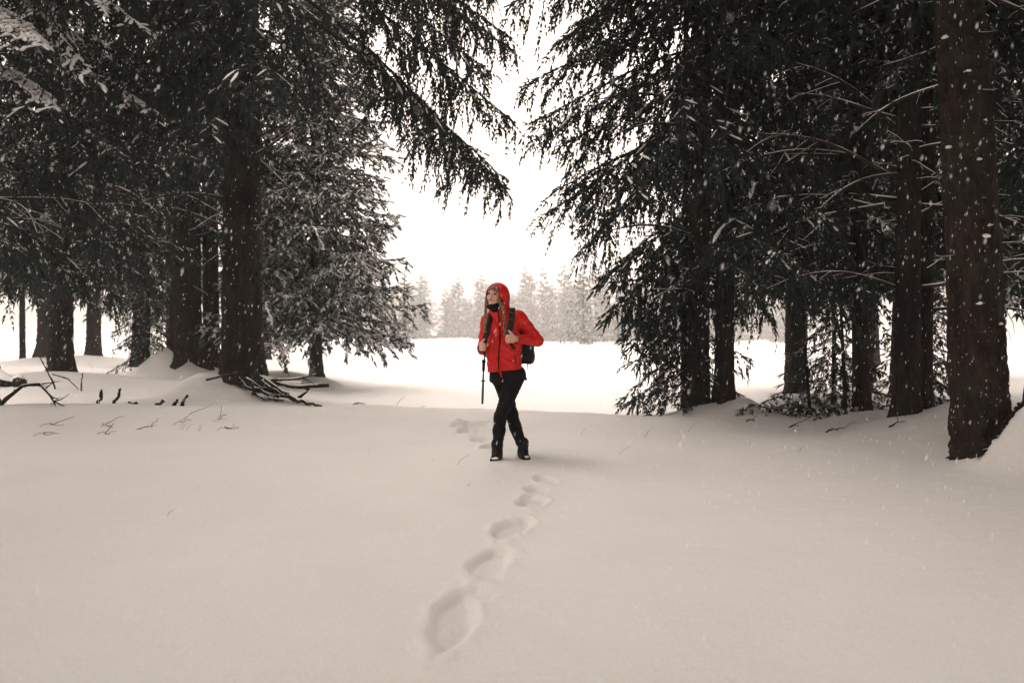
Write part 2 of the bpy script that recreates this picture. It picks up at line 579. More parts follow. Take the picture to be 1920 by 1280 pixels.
    if pads > 0:
        # snow rests along the twigs
        flat_ = np.abs(dv[:, 2]) / (np.linalg.norm(dv, axis=1) + 1e-9)
        sel = (rng.random(len(seg0)) < pads) & (flat_ < 0.72)
        n_ = int(sel.sum())
        if n_:
            V, F = lumps(seg0[sel] + np.array([0, 0, sh_w * 0.45]), dv[sel], np.linalg.norm(dv[sel], axis=1) * rng.uniform(1.1, 1.7, n_),
                         rng.uniform(0.012, 0.028, n_) * (0.6 + 0.2 * min(L, 3)) * (1.25 if pads > 0.4 else 1.0), rng)
            out_.append((V, F, 2))
        if pads > 0.9:                             # a loaded bough: snow on the shoots as well, running together into sheets
            dn = D / (np.linalg.norm(D, axis=1)[:, None] + 1e-9)
            sel = (rng.random(len(P)) < 0.30) & (np.abs(dn[:, 2]) < 0.68)
            n_ = int(sel.sum())
            V, F = lumps(P[sel] + np.array([0, 0, 0.018]), dn[sel], rng.uniform(0.08, 0.16, n_), rng.uniform(0.022, 0.045, n_), rng)
            out_.append((V, F, 2))
    return out_

def place(parts, Rm, s, tr):
    return [((V * s) @ Rm.T + tr, F, m) for V, F, m in parts]

def rot(az, pitch=0.0, roll=0.0):
    return np.array((Matrix.Rotation(az, 3, 'Z') @ Matrix.Rotation(pitch, 3, 'Y') @ Matrix.Rotation(roll, 3, 'X')))

class Crown:
    def __init__(s):
        s.V, s.F, s.n = [], [], 0
    def add(s, parts):
        for V, F, m in parts:
            s.V.append(V)
            s.F.append((F + s.n, m))
            s.n += len(V)
    def mesh(s, name, needle):
        return make_mesh(name, np.vstack(s.V), s.F, [needle, M['twig'], M['snow']], None)

def variants(rng, lengths, per, **kw):
    d = {}
    for L in lengths:
        d[L] = []
        for _ in range(per):
            k = dict(kw)
            k['slope'] = kw.get('slope', -0.2) + rng.uniform(-0.08, 0.08)
            k['sag'] = kw.get('sag', 0.5) * rng.uniform(0.7, 1.3)
            d[L].append(branch(rng, L, **k))
    return d

def fill_crown(c, rng, var, z0, z1, rad, n, az=None, skip=None, lean=0.0):
    """rad(z) gives the reach at height z"""
    Ls = sorted(var)
    ga = rng.uniform(0, 6.28)
    for k in range(n):
        z = z0 + (z1 - z0) * ((k + rng.uniform(0, 1)) / n)
        a = ga + k * 2.39996 + rng.uniform(-0.3, 0.3)
        Lw = rad(z) * rng.uniform(0.72, 1.12)
        if Lw < 0.15 or (skip and skip(z, a % (2 * math.pi))):
            continue
        L = min(Ls, key=lambda q: abs(q - Lw))
        parts = var[L][rng.integers(len(var[L]))]
        up = (z - z0) / (z1 - z0 + 1e-6)
        c.add(place(parts, rot(a, rng.uniform(-0.10, 0.10) - 0.35 * up * lean, rng.uniform(-0.2, 0.2)), Lw / L, np.array([0, 0, z])))

def grid_noise(rng, u, v, nu, nv):
    """smooth random field, periodic in u (0..1)"""
    G = rng.normal(size=(nu, nv + 2))
    x, y = (u % 1.0) * nu, np.clip(v, 0, 0.9999) * nv
    i, j = x.astype(int) % nu, y.astype(int)
    fx, fy = smooth01(x - np.floor(x)), smooth01(y - j)
    a = G[i, j] * (1 - fx) + G[(i + 1) % nu, j] * fx
    c = G[i, j + 1] * (1 - fx) + G[(i + 1) % nu, j + 1] * fx
    return a * (1 - fy) + c * fy

def trunk_mesh(name, H, r0, mat, seed, flare=0.22, na=30, lobes=5, nz=90, plate=0.10, amp=0.010):
    rng = np.random.default_rng(seed)
    zs = np.concatenate([np.linspace(-0.6, 6.5, nz), np.linspace(6.5, H, 26)[1:]])
    a = np.arange(na) * 2 * np.pi / na
    Z, A = np.meshgrid(zs, a, indexing='ij')
    r = r0 * (1 - 0.93 * (np.clip(Z, 0, H) / H) ** 1.1) + 0.012
    fl = flare * np.exp(-np.clip(Z, -0.3, 9) / (0.9 * r0 + 0.08))
    ph = rng.uniform(0, 6.28)
    r = r * (1 + fl * (1 + 0.8 * np.cos(lobes * A + ph)) + 0.03 * np.sin(3 * A + Z * 1.1 + ph) + 0.025 * np.sin(7 * A - Z * 2.3 + ph))
    u, v = A / (2 * np.pi) + 0.02 * np.sin(Z * 5), (Z + 0.6) / (H + 0.6)
    nu = max(8, int(2 * np.pi * r0 / (plate * 0.6)))
    n1 = grid_noise(rng, u, v, nu, int(H / plate))
    n2 = grid_noise(rng, u, v, nu * 2, int(H / plate * 1.7))
    r = r + amp * (1 - 2 * np.clip(np.abs(n1), 0, 1)) + amp * 0.5 * n2
    cx = 0.035 * np.sin(Z * 0.45 + ph) * np.clip(Z, 0, 3) / 3
    cyv = 0.035 * np.sin(Z * 0.38 + ph * 2) * np.clip(Z, 0, 3) / 3
    V = np.stack([cx + r * np.cos(A), cyv + r * np.sin(A), Z], -1).reshape(-1, 3)
    n = len(zs)
    i = np.arange(n - 1)[:, None] * na
    j = np.arange(na)[None]
    F = np.stack([i + j, i + (j + 1) % na, i + na + (j + 1) % na, i + na + j], -1).reshape(-1, 4)
    return make_mesh(name, V, [(F, 0)], [mat])

def dead_branch_mesh(name, rng, L, snow=True):
    """bare dead limb with snow lying along its top"""
    g = Geo()
    t = np.linspace(0, 1, 12)
    ph, k1 = rng.uniform(0, 6.28), rng.uniform(-0.35, 0.25)
    P = np.stack([L * t, L * 0.10 * np.sin(t * 3.5 + ph) * t, L * (0.12 * np.sin(t * 3.0 + ph * 0.5) * t + k1 * t ** 2)], -1)
    rad = 0.016 * (1 - 0.8 * t) * min(1.2, L) + 0.003
    g.tube(P, rad, 6, 0)
    if snow:
        g.tube(P[1:-1] + np.array([0, 0, 1]) * rad[1:-1, None] * 0.9, rad[1:-1] * 0.62 * (0.7 + 0.5 * rng.random(10)), 6, 1)
    for _ in range(int(2 + L * 3)):
        u = rng.uniform(0.25, 0.95)
        p0 = np.array([np.interp(u, t, P[:, k]) for k in range(3)])
        l = L * rng.uniform(0.12, 0.32)
        d = np.array([0.7, rng.choice([-1, 1]) * rng.uniform(0.4, 0.9), rng.uniform(-0.6, 0.3)])
        q = np.linspace(0, 1, 5)[:, None]
        pts = p0 + d * l * q + np.array([0, 0, -0.25 * l]) * q ** 2 + rng.normal(size=(5, 3)) * 0.012 * q
        rr = np.linspace(0.006, 0.002, 5)
        g.tube(pts, rr, 4, 0)
        if snow and rng.random() < 0.6:
            g.tube(pts[:-1] + np.array([0, 0, 0.006]), rr[:-1] * 0.9, 4, 1)
    return g.mesh(name, [M['twig'], M['snow']])

rng = np.random.default_rng(21)
DEAD = [dead_branch_mesh('dead_branch', rng, L) for L in (0.35, 0.6, 0.9, 1.3, 1.7, 2.2, 1.1, 0.5)]

TRUNK = [trunk_mesh('trunk', 17, 0.20, M['bark'], 3), trunk_mesh('trunk', 18, 0.20, M['bark_red'], 5)]

def tree(name, x, y, crown, trunk, r_scale, label, group=None, rz=0.0, s=1.0, lean=(0, 0), dead=(), dz=0.0, cscale=1.0, seed=0):
    e = bpy.data.objects.new(name, None)
    e.empty_display_size = 0.3
    e.location = (x, y, gz(x, y) + dz)
    e.rotation_euler = (lean[0], lean[1], 0)
    col.objects.link(e)
    tag(e, label, 'tree', group)
    t = obj('trunk', trunk, e)
    t.scale = (r_scale, r_scale, s)
    t.rotation_euler[2] = rz * 1.7
    if crown is not None:
        c = obj('crown', crown, e)
        c.scale = (s * cscale, s * cscale, s)
        c.rotation_euler[2] = rz
    rg = np.random.default_rng(seed + 100)
    for n_, z0, z1, lo, hi in dead:
        for k in range(n_):
            d = obj('dead_branch', DEAD[rg.integers(lo, hi)], e, (0, 0, rg.uniform(z0, z1)))
            d.rotation_euler = (rg.uniform(-0.5, 0.5), rg.uniform(-0.35, 0.25), rg.uniform(0, 6.28))
            sc_ = rg.uniform(0.8, 1.2)
            d.scale = (sc_, sc_, sc_)
    return e

# ---- bough variants
rng = np.random.default_rng(11)
near = variants(rng, (1.2, 2.0, 3.0, 4.2), 4, slope=-0.22, sag=0.75, lift=0.16, sec_gap=0.135, sh_gap=0.082, sh_len=0.105, sh_w=0.030, pads=0.16, hang=0.62, bare=0.16, fork=0.12)
gen = variants(rng, (1.0, 1.8, 2.8), 5, slope=-0.20, sag=0.7, lift=0.18, sec_gap=0.15, sh_gap=0.085, sh_len=0.15, sh_w=0.044, pads=0.14, hang=0.6, bare=0.15)
mid = variants(rng, (0.6, 1.2, 2.0, 3.0), 4, slope=-0.10, sag=0.65, lift=0.28, sec_gap=0.15, sh_gap=0.09, sh_len=0.155, sh_w=0.050, pads=0.24, hang=0.45, bare=0.10)
farv = variants(rng, (0.8, 1.6, 2.6), 3, slope=-0.12, sag=0.6, lift=0.3, sec_gap=0.36, sh_gap=0.26, sh_len=0.42, sh_w=0.15, pads=0.0, hang=0.6, bare=0.05, width=0.42)
over = variants(rng, (5.2,), 4, slope=-0.20, sag=0.75, lift=0.14, sec_gap=0.12, sh_gap=0.07, sh_len=0.11, sh_w=0.030, pads=0.16, hang=0.68, bare=0.42, fork=0.18, width=0.19)[5.2]
snowy = variants(rng, (2.0, 3.0), 3, slope=-0.15, sag=0.9, lift=0.1, sec_gap=0.12, sh_gap=0.07, sh_len=0.10, sh_w=0.024, pads=0.97, hang=0.62, bare=0.2)

# ---- crowns
def crown_big_left():
    c, r = Crown(), np.random.default_rng(31)
    # boughs that hang out over the clearing
    for z, az, L, pit in ((7.1, 0.0, 5.7, 0.25), (7.4, 0.08, 5.9, 0.27), (8.0, -0.06, 5.8, 0.28), (8.1, -0.20, 5.3, 0.2), (8.8, 0.05, 5.5, 0.2), (9.0, 0.16, 5.4, 0.14),
                          (9.3, -0.1, 5.0, 0.12), (9.6, 0.05, 5.0, 0.10), (9.8, 0.22, 4.8, 0.10), (9.9, -0.2, 4.8, 0.10), (10.2, 0.0, 4.8, 0.08), (9.4, 0.3, 4.8, 0.08), (8.6, -0.5, 4.4, 0.2)):
        c.add(place(over[r.integers(4)], rot(az, pit, r.uniform(-0.15, 0.15)), L / 5.2, np.array([0, 0, z])))
    for z, az, L in ((6.2, -0.7, 2.6), (5.8, 0.5, 1.9), (6.8, -0.3, 2.4), (5.4, -0.4, 1.6)):
        c.add(place(near[2.0][r.integers(4)], rot(az, 0.1, r.uniform(-0.15, 0.15)), L / 2.0, np.array([0, 0, z])))
    for z, az, L in ((5.3, -1.4, 2.0), (5.9, -1.9, 2.4), (6.3, -1.2, 2.5), (6.7, -1.6, 2.7), (7.1, -2.1, 2.6), (7.5, -1.4, 2.8), (7.9, -1.75, 2.8), (5.6, -2.4, 2.2)):
        c.add(place(near[2.0][r.integers(4)], rot(az, 0.12, r.uniform(-0.15, 0.15)), L / 2.0, np.array([0, 0, z])))
    fill_crown(c, r, near, 4.6, 9.6, lambda z: 3.6 - 0.06 * (z - 5), 44, skip=lambda z, a: (a < 2.0 or a > 5.4))
    fill_crown(c, r, gen, 9.6, 18.6, lambda z: 3.6 * (1 - (z - 8.5) / 10.5), 60, lean=1.0)
    return c.mesh('crown', M['needle'])

def crown_right_twin():
    c, r = Crown(), np.random.default_rng(33)
    fill_crown(c, r, near, 2.4, 8.6, lambda z: 2.9 - 0.03 * (z - 3), 82, skip=lambda z, a: z < 3.7 and 2.3 < a < 4.4)
    for z, az, L in ((7.6, 3.0, 3.1), (8.2, 3.3, 3.3), (8.6, 2.9, 3.3), (7.9, 3.6, 3.1), (9.0, 3.15, 3.3), (8.4, 3.9, 3.1)):
        c.add(place(near[3.0][r.integers(4)], rot(az, -0.02, r.uniform(-0.2, 0.2)), L / 3.0, np.array([0, 0, z])))
    # short boughs drooping low on the clearing side
    for z, az, L in ((1.9, 3.1, 1.25), (2.3, 2.7, 1.35), (1.5, 3.4, 1.0), (2.5, 3.5, 1.5), (1.7, 2.4, 1.1), (2.9, 3.0, 1.7), (2.2, 4.0, 1.2), (1.6, 2.9, 1.2), (2.1, 3.3, 1.4), (1.3, 3.0, 0.9), (2.4, 2.9, 1.6), (2.6, 3.25, 1.7), (1.8, 3.7, 1.1), (1.2, 3.5, 0.8)):
        c.add(place(near[1.2][r.integers(4)], rot(az, 0.25), L / 1.2, np.array([0, 0, z])))
    fill_crown(c, r, gen, 8.6, 17.6, lambda z: 2.7 * (1 - (z - 8.0) / 10.2), 60, lean=1.0)
    return c.mesh('crown', M['needle'])

def crown_generic(seed, z0, needle, reach, n=95, H=16.5):
    c, r = Crown(), np.random.default_rng(seed)
    rad = lambda z: reach * min(1.0, 0.6 + 0.3 * (z - z0)) * (1 - ((z - z0) / (H - z0)) ** 1.6) + 0.12
    zm = z0 + (H - z0) * 0.42
    fill_crown(c, r, gen, z0, zm, rad, int(n * 0.62))
    fill_crown(c, r, gen, zm, H, rad, int(n * 0.38), lean=0.8)
    return c.mesh('crown', needle)

def crown_mid():
    c, r = Crown(), np.random.default_rng(41)
    fill_crown(c, r, mid, 1.35, 15.4, lambda z: 3.15 * (1 - z / 16.2) ** 0.85 + 0.1, 270, lean=0.9)
    return c.mesh('crown', M['needle_heavy'])

def crown_young():
    c, r = Crown(), np.random.default_rng(43)
    fill_crown(c, r, near, 0.35, 4.6, lambda z: 1.05 * (1 - z / 5.0) ** 0.6 + 0.1, 85)
    return c.mesh('crown', M['needle'])

def crown_far(seed, H, reach, n):
    c, r = Crown(), np.random.default_rng(seed)
    fill_crown(c, r, farv, 0.3, H, lambda z: reach * (1 - z / (H * 1.01)) ** 0.9 + 0.12, n, lean=0.9)
    return c.mesh('crown', M['needle_rime'])

def crown_snowy_left():
    c, r = Crown(), np.random.default_rng(47)
    fill_crown(c, r, near, 2.6, 8.4, lambda z: 3.0, 32)
    for z, az, L, pit in ((6.4, -0.34, 3.1, 0.05), (6.0, -0.6, 2.9, 0.0), (6.9, -0.45, 3.0, 0.0), (5.7, 0.1, 2.9, 0.0), (6.6, 0.2, 2.6, 0.0), (5.2, -0.5, 2.6, 0.0), (7.0, -0.1, 3.0, 0.0), (6.0, -0.7, 2.6, 0.0), (6.5, 0.5, 2.8, 0.05)):
        c.add(place(snowy[3.0][r.integers(3)], rot(az, pit), L / 3.0, np.array([0, 0, z])))
    fill_crown(c, r, gen, 8.4, 17.0, lambda z: 3.0 * (1 - (z - 7.5) / 10), 45, lean=1.0)
    return c.mesh('crown', M['needle_dust'])

C_LEFT, C_TWIN, C_MID, C_SNOWY = crown_big_left(), crown_right_twin(), crown_mid(), crown_snowy_left()
C_GEN = [crown_generic(51, 2.5, M['needle_dust'], 2.8, 88), crown_generic(53, 3.1, M['needle_dust'], 2.7, 84)]
C_SLIM = crown_generic(57, 3.9, M['needle_dust'], 1.7, 54, 13.5)
C_HIGH = crown_generic(59, 5.6, M['needle'], 3.5, 140, 17.0)
C_YOUNG = crown_young()
C_FAR = [crown_far(61, 15.0, 3.0, 46), crown_far(63, 15.0, 2.5, 46), crown_far(67, 15.0, 3.5, 50)]

# ---- trees of the near stand
T_L1 = trunk_mesh('trunk', 19, 0.335, M['bark'], 9, 0.20, 90, 6, 260, 0.11, 0.014)
T_R1 = trunk_mesh('trunk', 18, 0.228, M['bark_red'], 12, 0.10, 90, 5, 300, 0.085, 0.011)
tree('spruce_tree', -4.69, 13.0, C_LEFT, T_L1, 1.0, 'thick dark spruce trunk rising from a heap of broken limbs beside the clearing', seed=1,
     dead=((9, 1.6, 4.6, 1, 6), (6, 2.5, 5.5, 3, 6)))
tree('spruce_tree', -8.28, 19.0, C_GEN[1], TRUNK[0], 1.75, 'tall spruce with a steep snow drift banked against its flared base', rz=0.6, s=1.08, seed=2, dead=((10, 1.2, 4.5, 1, 6),))
tree('spruce_tree', -7.86, 19.5, C_SLIM, TRUNK[1], 1.0, 'slimmer spruce growing close against the drift-banked spruce', rz=2.0, s=1.1, seed=3, dead=((8, 1.5, 4.5, 1, 5),))
tree('spruce_tree', -15.7, 28.0, C_GEN[1], TRUNK[1], 1.2, 'straight spruce trunk rising bare from the bright snow past a bent twig', rz=1.2, s=1.05, seed=4, dead=((6, 2, 5, 2, 6),))
tree('spruce_tree', -16.8, 27.0, C_GEN[0], TRUNK[0], 1.6, 'broad dark spruce trunk between a thin pole and a bare straight trunk', rz=3.0, s=1.1, seed=5, dead=((6, 2, 5, 2, 6),))
tree('spruce_tree', -18.5, 28.2, C_SLIM, TRUNK[0], 0.5, 'thin spruce pole beside the broad dark trunk', rz=0.3, seed=6)
tree('spruce_tree', -5.3, 20.2, C_MID, TRUNK[1], 0.8, 'full spruce with snow-frosted boughs reaching low at the meadow edge', rz=0.0, seed=7)
tree('spruce_tree', -8.1, 11.2, C_SNOWY, TRUNK[0], 1.4, 'spruce with thick snow pads on its high boughs', rz=0.0, seed=8, dead=((14, 2.5, 5.5, 3, 6),))

RED = tree('spruce_tree', 4.43, 7.0, C_HIGH, T_R1, 1.0, 'big reddish leaning spruce trunk with a snow mound heaped at its foot', rz=0.4, s=1.0, lean=(0, -0.075), dz=-0.02, seed=9,
     dead=((14, 1.4, 5.2, 0, 2), (8, 2.6, 5.4, 2, 4)))
tree('spruce_tree', 2.75, 11.0, C_TWIN, TRUNK[1], 0.78, 'spruce with long drooping boughs hanging over the clearing, first of the twin trunks', rz=0.0, seed=10, dead=((12, 1.4, 4.6, 0, 4),))
tree('spruce_tree', 3.08, 10.8, C_SLIM, TRUNK[0], 0.64, 'second of the twin trunks, a snow cone at its foot', rz=1.0, s=1.15, seed=11, dead=((12, 1.4, 4.6, 1, 5),))
tree('young_spruce', 5.35, 12.4, C_YOUNG, TRUNK[0], 0.16, 'small bushy spruce between the thin stems and the hollow', s=0.6, cscale=1.5, rz=1.0, seed=31)
tree('young_spruce', 6.25, 11.3, C_YOUNG, TRUNK[0], 0.16, 'small bushy spruce behind the trunk with snow-lined limbs', s=0.55, cscale=1.5, rz=2.0, seed=32)
tree('young_spruce', -9.35, 19.2, C_YOUNG, TRUNK[0], 0.2, 'small dark spruce standing in for low boughs of the drift-banked spruce', s=0.72, cscale=1.4, rz=3.0, seed=33)  # added in place of the tall neighbour's drooping low boughs
tree('young_spruce', 2.62, 11.35, C_YOUNG, TRUNK[0], 0.25, 'young spruce with low hanging boughs tucked against the twin trunks', s=0.95, seed=30)
tree('spruce_tree', 4.78, 10.2, C_SLIM, TRUNK[0], 0.52, 'slender spruce trunk with bare curved limbs behind the thin stem', rz=2.0, s=1.1, lean=(0, -0.02), seed=12, dead=((18, 1.6, 4.8, 2, 6),))
tree('spruce_sapling', 4.52, 10.1, None, TRUNK[0], 0.14, 'thin bare stem beside the slender spruce trunk', s=0.16, lean=(0, -0.05), seed=13)
tree('spruce_sapling', 4.32, 10.8, None, TRUNK[0], 0.12, 'thin crooked bare stem standing over the snowy brushwood', s=0.17, lean=(0, -0.08), seed=14, dead=((4, 0.8, 2.0, 0, 2),))
tree('spruce_tree', 4.74, 8.95, C_SLIM, TRUNK[0], 0.68, 'dark spruce trunk with long snow-lined dead limbs, beside two thinner trunks', rz=3.1, s=1.15, lean=(0, -0.01), seed=15, dead=((24, 1.4, 4.8, 2, 6),))
tree('spruce_tree', 5.06, 9.15, C_SLIM, TRUNK[1], 0.42, 'narrow spruce trunk close beside the one with snow-lined limbs', rz=4.0, s=1.0, seed=16, dead=((10, 1.4, 4.6, 1, 5),))
tree('spruce_tree', 4.96, 9.5, C_SLIM, TRUNK[0], 0.34, 'thinnest of the three close trunks with snow-lined limbs', rz=5.0, s=1.0, seed=17, dead=((8, 1.4, 4.6, 1, 5),))
tree('spruce_tree', 5.55, 14.6, C_GEN[0], TRUNK[0], 0.9, 'spruce trunk standing in a hollow of snow behind the brushwood', rz=1.5, s=0.95, seed=18, dead=((8, 1.4, 4.6, 1, 5),))
tree('spruce_tree', 5.5, 8.0, None, TRUNK[0], 0.30, 'bare slanting pole beyond the big reddish trunk', s=0.6, lean=(0, 0.12), seed=19, dead=((6, 1.4, 4.6, 1, 4),))

for ch in RED.children:
    if ch.name.startswith('crown'):
        ch.location.z = 1.3
        ch.scale = (1.3, 1.3, 1.0)  # crown above the frame, widened to throw more shade on the snow
for k, (z, a, w_) in enumerate(((1.45, -1.9, 0.05), (2.05, -1.5, 0.07), (2.15, -1.3, 0.05), (2.75, -1.6, 0.05), (3.1, -1.2, 0.07), (3.55, -1.8, 0.06), (3.9, -2.6, 0.06), (2.9, -2.7, 0.05), (1.25, -1.1, 0.04), (3.35, -1.45, 0.04))):
    V, F = blobs(np.array([[0, 0, 0]]), np.array([[w_ * 0.55, w_ * 0.5, w_ * 0.55]]), np.random.default_rng(700 + k))
    rr = 0.228 * (1 - 0.93 * (z / 18) ** 1.1) + 0.012
    obj('snow_clump', make_mesh('snow_clump', V, [(F, 0)], [M['snow']]), RED, (rr * math.cos(a), rr * math.sin(a), z))

# ---- the stand on both sides
STAND_L = [(-9.8, 16.2), (-13.3, 17.2), (-12.0, 24.0), (-21, 27), (-16.0, 35), (-19, 21), (-10.5, 32.0)]
STAND_R = [(7.6, 14.6), (8.8, 18.5), (10.4, 13.4), (9.6, 25.0), (13.0, 20.0), (14.5, 30.0), (8.6, 9.6), (19, 27)]
r = np.random.default_rng(77)
for lst, lab, grp in ((STAND_L, 'shadowy spruce deep in the stand behind the drift-banked spruce', 'spruces deep in the stand behind the drift-banked spruce'),
                      (STAND_R, 'shadowy spruce deep in the stand behind the snow-lined dead limbs', 'spruces deep in the stand behind the snow-lined dead limbs')):
    for k, (x, y) in enumerate(lst):
        tree('spruce_tree', x, y, C_GEN[k % 2], TRUNK[k % 2], r.uniform(0.7, 1.3), lab, grp, rz=r.uniform(0, 6.28), s=r.uniform(0.85, 1.12), seed=200 + k + int(x > 0) * 50,
             lean=(r.uniform(-0.02, 0.02), r.uniform(-0.02, 0.02)), dead=((6, 1.5, 4.5, 1, 6),))
# the same wood goes on out of frame; spruces placed to shade the foreground
BACK_SHADE = [(5.1, 4.3), (-9.6, 6.6), (5.7, 2.8), (8.6, 5.8), (-5.2, -1.8), (4.2, -0.8), (0.4, -2.9), (-8.4, 1.0), (8.5, 0.5), (-3.4, -5.5), (3.6, -6.5), (-7.5, -4.5), (7.5, -4.5), (0.2, -9.0), (6.9, 4.4), (6.6, 1.0), (7.2, 7.0), (2.2, -3.4), (11, 3.5), (-11.5, 4)]
for k, (x, y) in enumerate(BACK_SHADE):
    tree('spruce_tree', x, y, C_HIGH, TRUNK[k % 2], r.uniform(0.8, 1.3), 'unseen spruce of the near wood, placed to shade the foreground snow', 'unseen spruces placed to shade the foreground',
         rz=r.uniform(0, 6.28), s=r.uniform(0.95, 1.1), seed=300 + k, cscale=1.25)

# ---- far side of the meadow
def far_tree(x, y, H, ci, label, group=None, rz=0.0, wide=1.0):
    s = H / 15.0
    e = bpy.data.objects.new('spruce_tree', None)
    e.location = (x, y, gz(x, y) - 0.2)
    col.objects.link(e)
    tag(e, label, 'tree', group)
    t = obj('trunk', TRUNK[0], e)
    t.scale = (1.0, 1.0, H / 17.5)
    c = obj('crown', C_FAR[ci], e)
    c.scale = (s * wide, s * wide, s)
    c.rotation_euler[2] = rz
    return e

r = np.random.default_rng(5)
far_tree(13.4, 140, 15.4, 2, 'broad snow-dusted spruce standing out before the hazy row across the meadow', wide=1.35)
far_tree(-10.8, 75, 8.2, 0, 'smaller grey spruce at the meadow edge next to the frosted full spruce')
far_tree(21.0, 148, 11, 1, 'low hazy spruce beside the broad snow-dusted one across the meadow')
for k in range(120):
    x = -105 + 225 * (k + r.uniform(0, 1)) / 120
    y = 270 + r.uniform(0, 90)
    H = r.uniform(17, 27) + (8 if 5 < x < 44 else 0) * r.random()
    far_tree(x, y, H, int(r.integers(3)), 'pale spruce fading into the haze in the row across the meadow', 'hazy spruces across the meadow', r.uniform(0, 6.28), r.uniform(1.0, 1.5))

# ------------------------------------------------------------------ fallen wood, twigs, grass
def stick(name, pts, r0, r1, label, snow=0.6, group=None, cat='branch', twigs=0, seed=0, sides=7):
    rg = np.random.default_rng(seed)
    pts = np.array(pts, float)
    n = 9
    u = np.linspace(0, len(pts) - 1, n)
    P = np.stack([np.interp(u, np.arange(len(pts)), pts[:, k]) for k in range(3)], -1)
    P[1:-1] += rg.normal(size=(n - 2, 3)) * r0 * 0.35
    rad = np.linspace(r0, r1, n) * (1 + 0.12 * rg.normal(size=n))
    o = P[0].copy()
    g = Geo()
    g.tube(P - o, rad, sides, 0)
    if snow > 0:
        q = slice(1, n - 1)
        g.tube(P[q] - o + np.array([0, 0, 1]) * rad[q, None] * 0.75, rad[q] * snow * (0.8 + 0.4 * rg.random(n - 2)), 6, 1)
    for _ in range(twigs):
        k = rg.integers(2, n)
        d = rg.normal(size=3) * 0.6 + (P[-1] - P[0]) / np.linalg.norm(P[-1] - P[0])
        l = rg.uniform(0.08, 0.25)
        q = np.linspace(0, 1, 4)[:, None]
        g.tube(P[k] - o + d * l * q + rg.normal(size=(4, 3)) * 0.01, np.linspace(max(r1, 0.005), 0.002, 4), 4, 0)
    ob = obj(name, g.mesh(name, [M['bark'], M['snow']]), None, tuple(o))
    tag(ob, label, cat, group)
    return ob

def gp(x, y, dz=0.0):
    return (x, y, gz(x, y) + dz)

# heap at the foot of the thick trunk
stick('broken_limb', [gp(-4.35, 12.5, 0.28), gp(-3.7, 12.45, 0.22), gp(-3.05, 12.4, 0.30)], 0.045, 0.03, 'broken limb pointing out of the heap at the thick trunk', 0.7, seed=1)
stick('broken_limb', [gp(-4.3, 12.35, 0.40), gp(-3.8, 12.3, 0.15), gp(-3.25, 12.2, -0.02)], 0.05, 0.035, 'split limb sloping down to the snow from the thick trunk', 0.5, seed=2, twigs=2)
stick('broken_limb', [gp(-4.0, 12.4, 0.30), gp(-3.6, 12.4, 0.38), gp(-3.15, 12.4, 0.50)], 0.022, 0.012, 'thin forked limb rising from the heap at the thick trunk', 0.8, seed=3, twigs=3)
stick('broken_limb', [gp(-3.7, 12.2, 0.12), gp(-3.4, 12.1, 0.06), gp(-3.05, 11.95, 0.0)], 0.035, 0.025, 'short splintered limb end lying at the tip of the heap', 0.6, seed=4)
stick('broken_limb', [gp(-5.1, 12.45, 0.08), gp(-4.7, 12.35, 0.30), gp(-4.45, 12.3, 0.42)], 0.02, 0.014, 'thin limb leaning against the snowy side of the thick trunk', 0.3, seed=5, twigs=2)
for k in range(12):
    a = r.uniform(-0.3, 1.0)
    x0, y0 = -4.55 + r.uniform(-0.1, 0.5), 12.45 + r.uniform(-0.15, 0.15)
    z0 = r.uniform(0.05, 0.45)
    l = r.uniform(0.35, 0.75)
    stick('broken_limb', [gp(x0, y0, z0), gp(x0 + l * 0.5, y0 - 0.1, z0 * 0.6), gp(x0 + l, y0 - 0.2 * a, z0 * r.uniform(0.0, 0.5))], r.uniform(0.015, 0.035), 0.01,
          'snow-dusted broken limb tangled in the heap at the thick trunk', 0.5, 'limbs in the heap at the thick trunk', seed=20 + k, twigs=2)
stick('fallen_log', [gp(-6.3, 18.2, 0.12), gp(-5.6, 18.0, 0.16), gp(-4.9, 17.9, 0.10)], 0.09, 0.06, 'snow-topped fallen log behind the thick trunk', 0.85, cat='log', seed=40, twigs=6)
stick('fallen_log', [gp(-10.5, 14.6, 0.04), gp(-9.9, 14.5, 0.06), gp(-9.45, 14.45, 0.03)], 0.13, 0.10, 'thick snow-capped log end on the bank', 0.9, cat='log', seed=41)
# bent brushwood on the bank
stick('bent_branch', [gp(-7.3, 10.6, -0.02), gp(-7.0, 10.6, 0.26), gp(-6.65, 10.55, 0.30), gp(-6.45, 10.5, 0.05)], 0.03, 0.012, 'bent dead branch arching out of the snow', 0.5, seed=42, twigs=14)
stick('bent_branch', [gp(-8.1, 10.8, 0.0), gp(-7.75, 10.8, 0.12), gp(-7.55, 10.8, 0.22)], 0.035, 0.03, 'snow-topped limb stub pointing up beside the bent dead branch', 0.7, seed=43, twigs=3)
stick('bent_branch', [gp(-8.7, 14.2, 0.0), gp(-8.85, 14.2, 0.35), gp(-9.0, 14.2, 0.62)], 0.018, 0.008, 'upright forked twig on the far bank', 0.0, seed=44, twigs=1)
stick('bent_branch', [gp(-8.75, 14.2, 0.28), gp(-8.45, 14.2, 0.20), gp(-8.25, 14.2, 0.0)], 0.014, 0.008, 'arched twig springing from the upright forked twig', 0.0, seed=45)
stick('bent_branch', [gp(-8.15, 14.1, -0.02), gp(-8.14, 14.1, 0.18), gp(-8.12, 14.1, 0.34)], 0.014, 0.008, 'single short upright twig on the far bank', 0.0, seed=46)
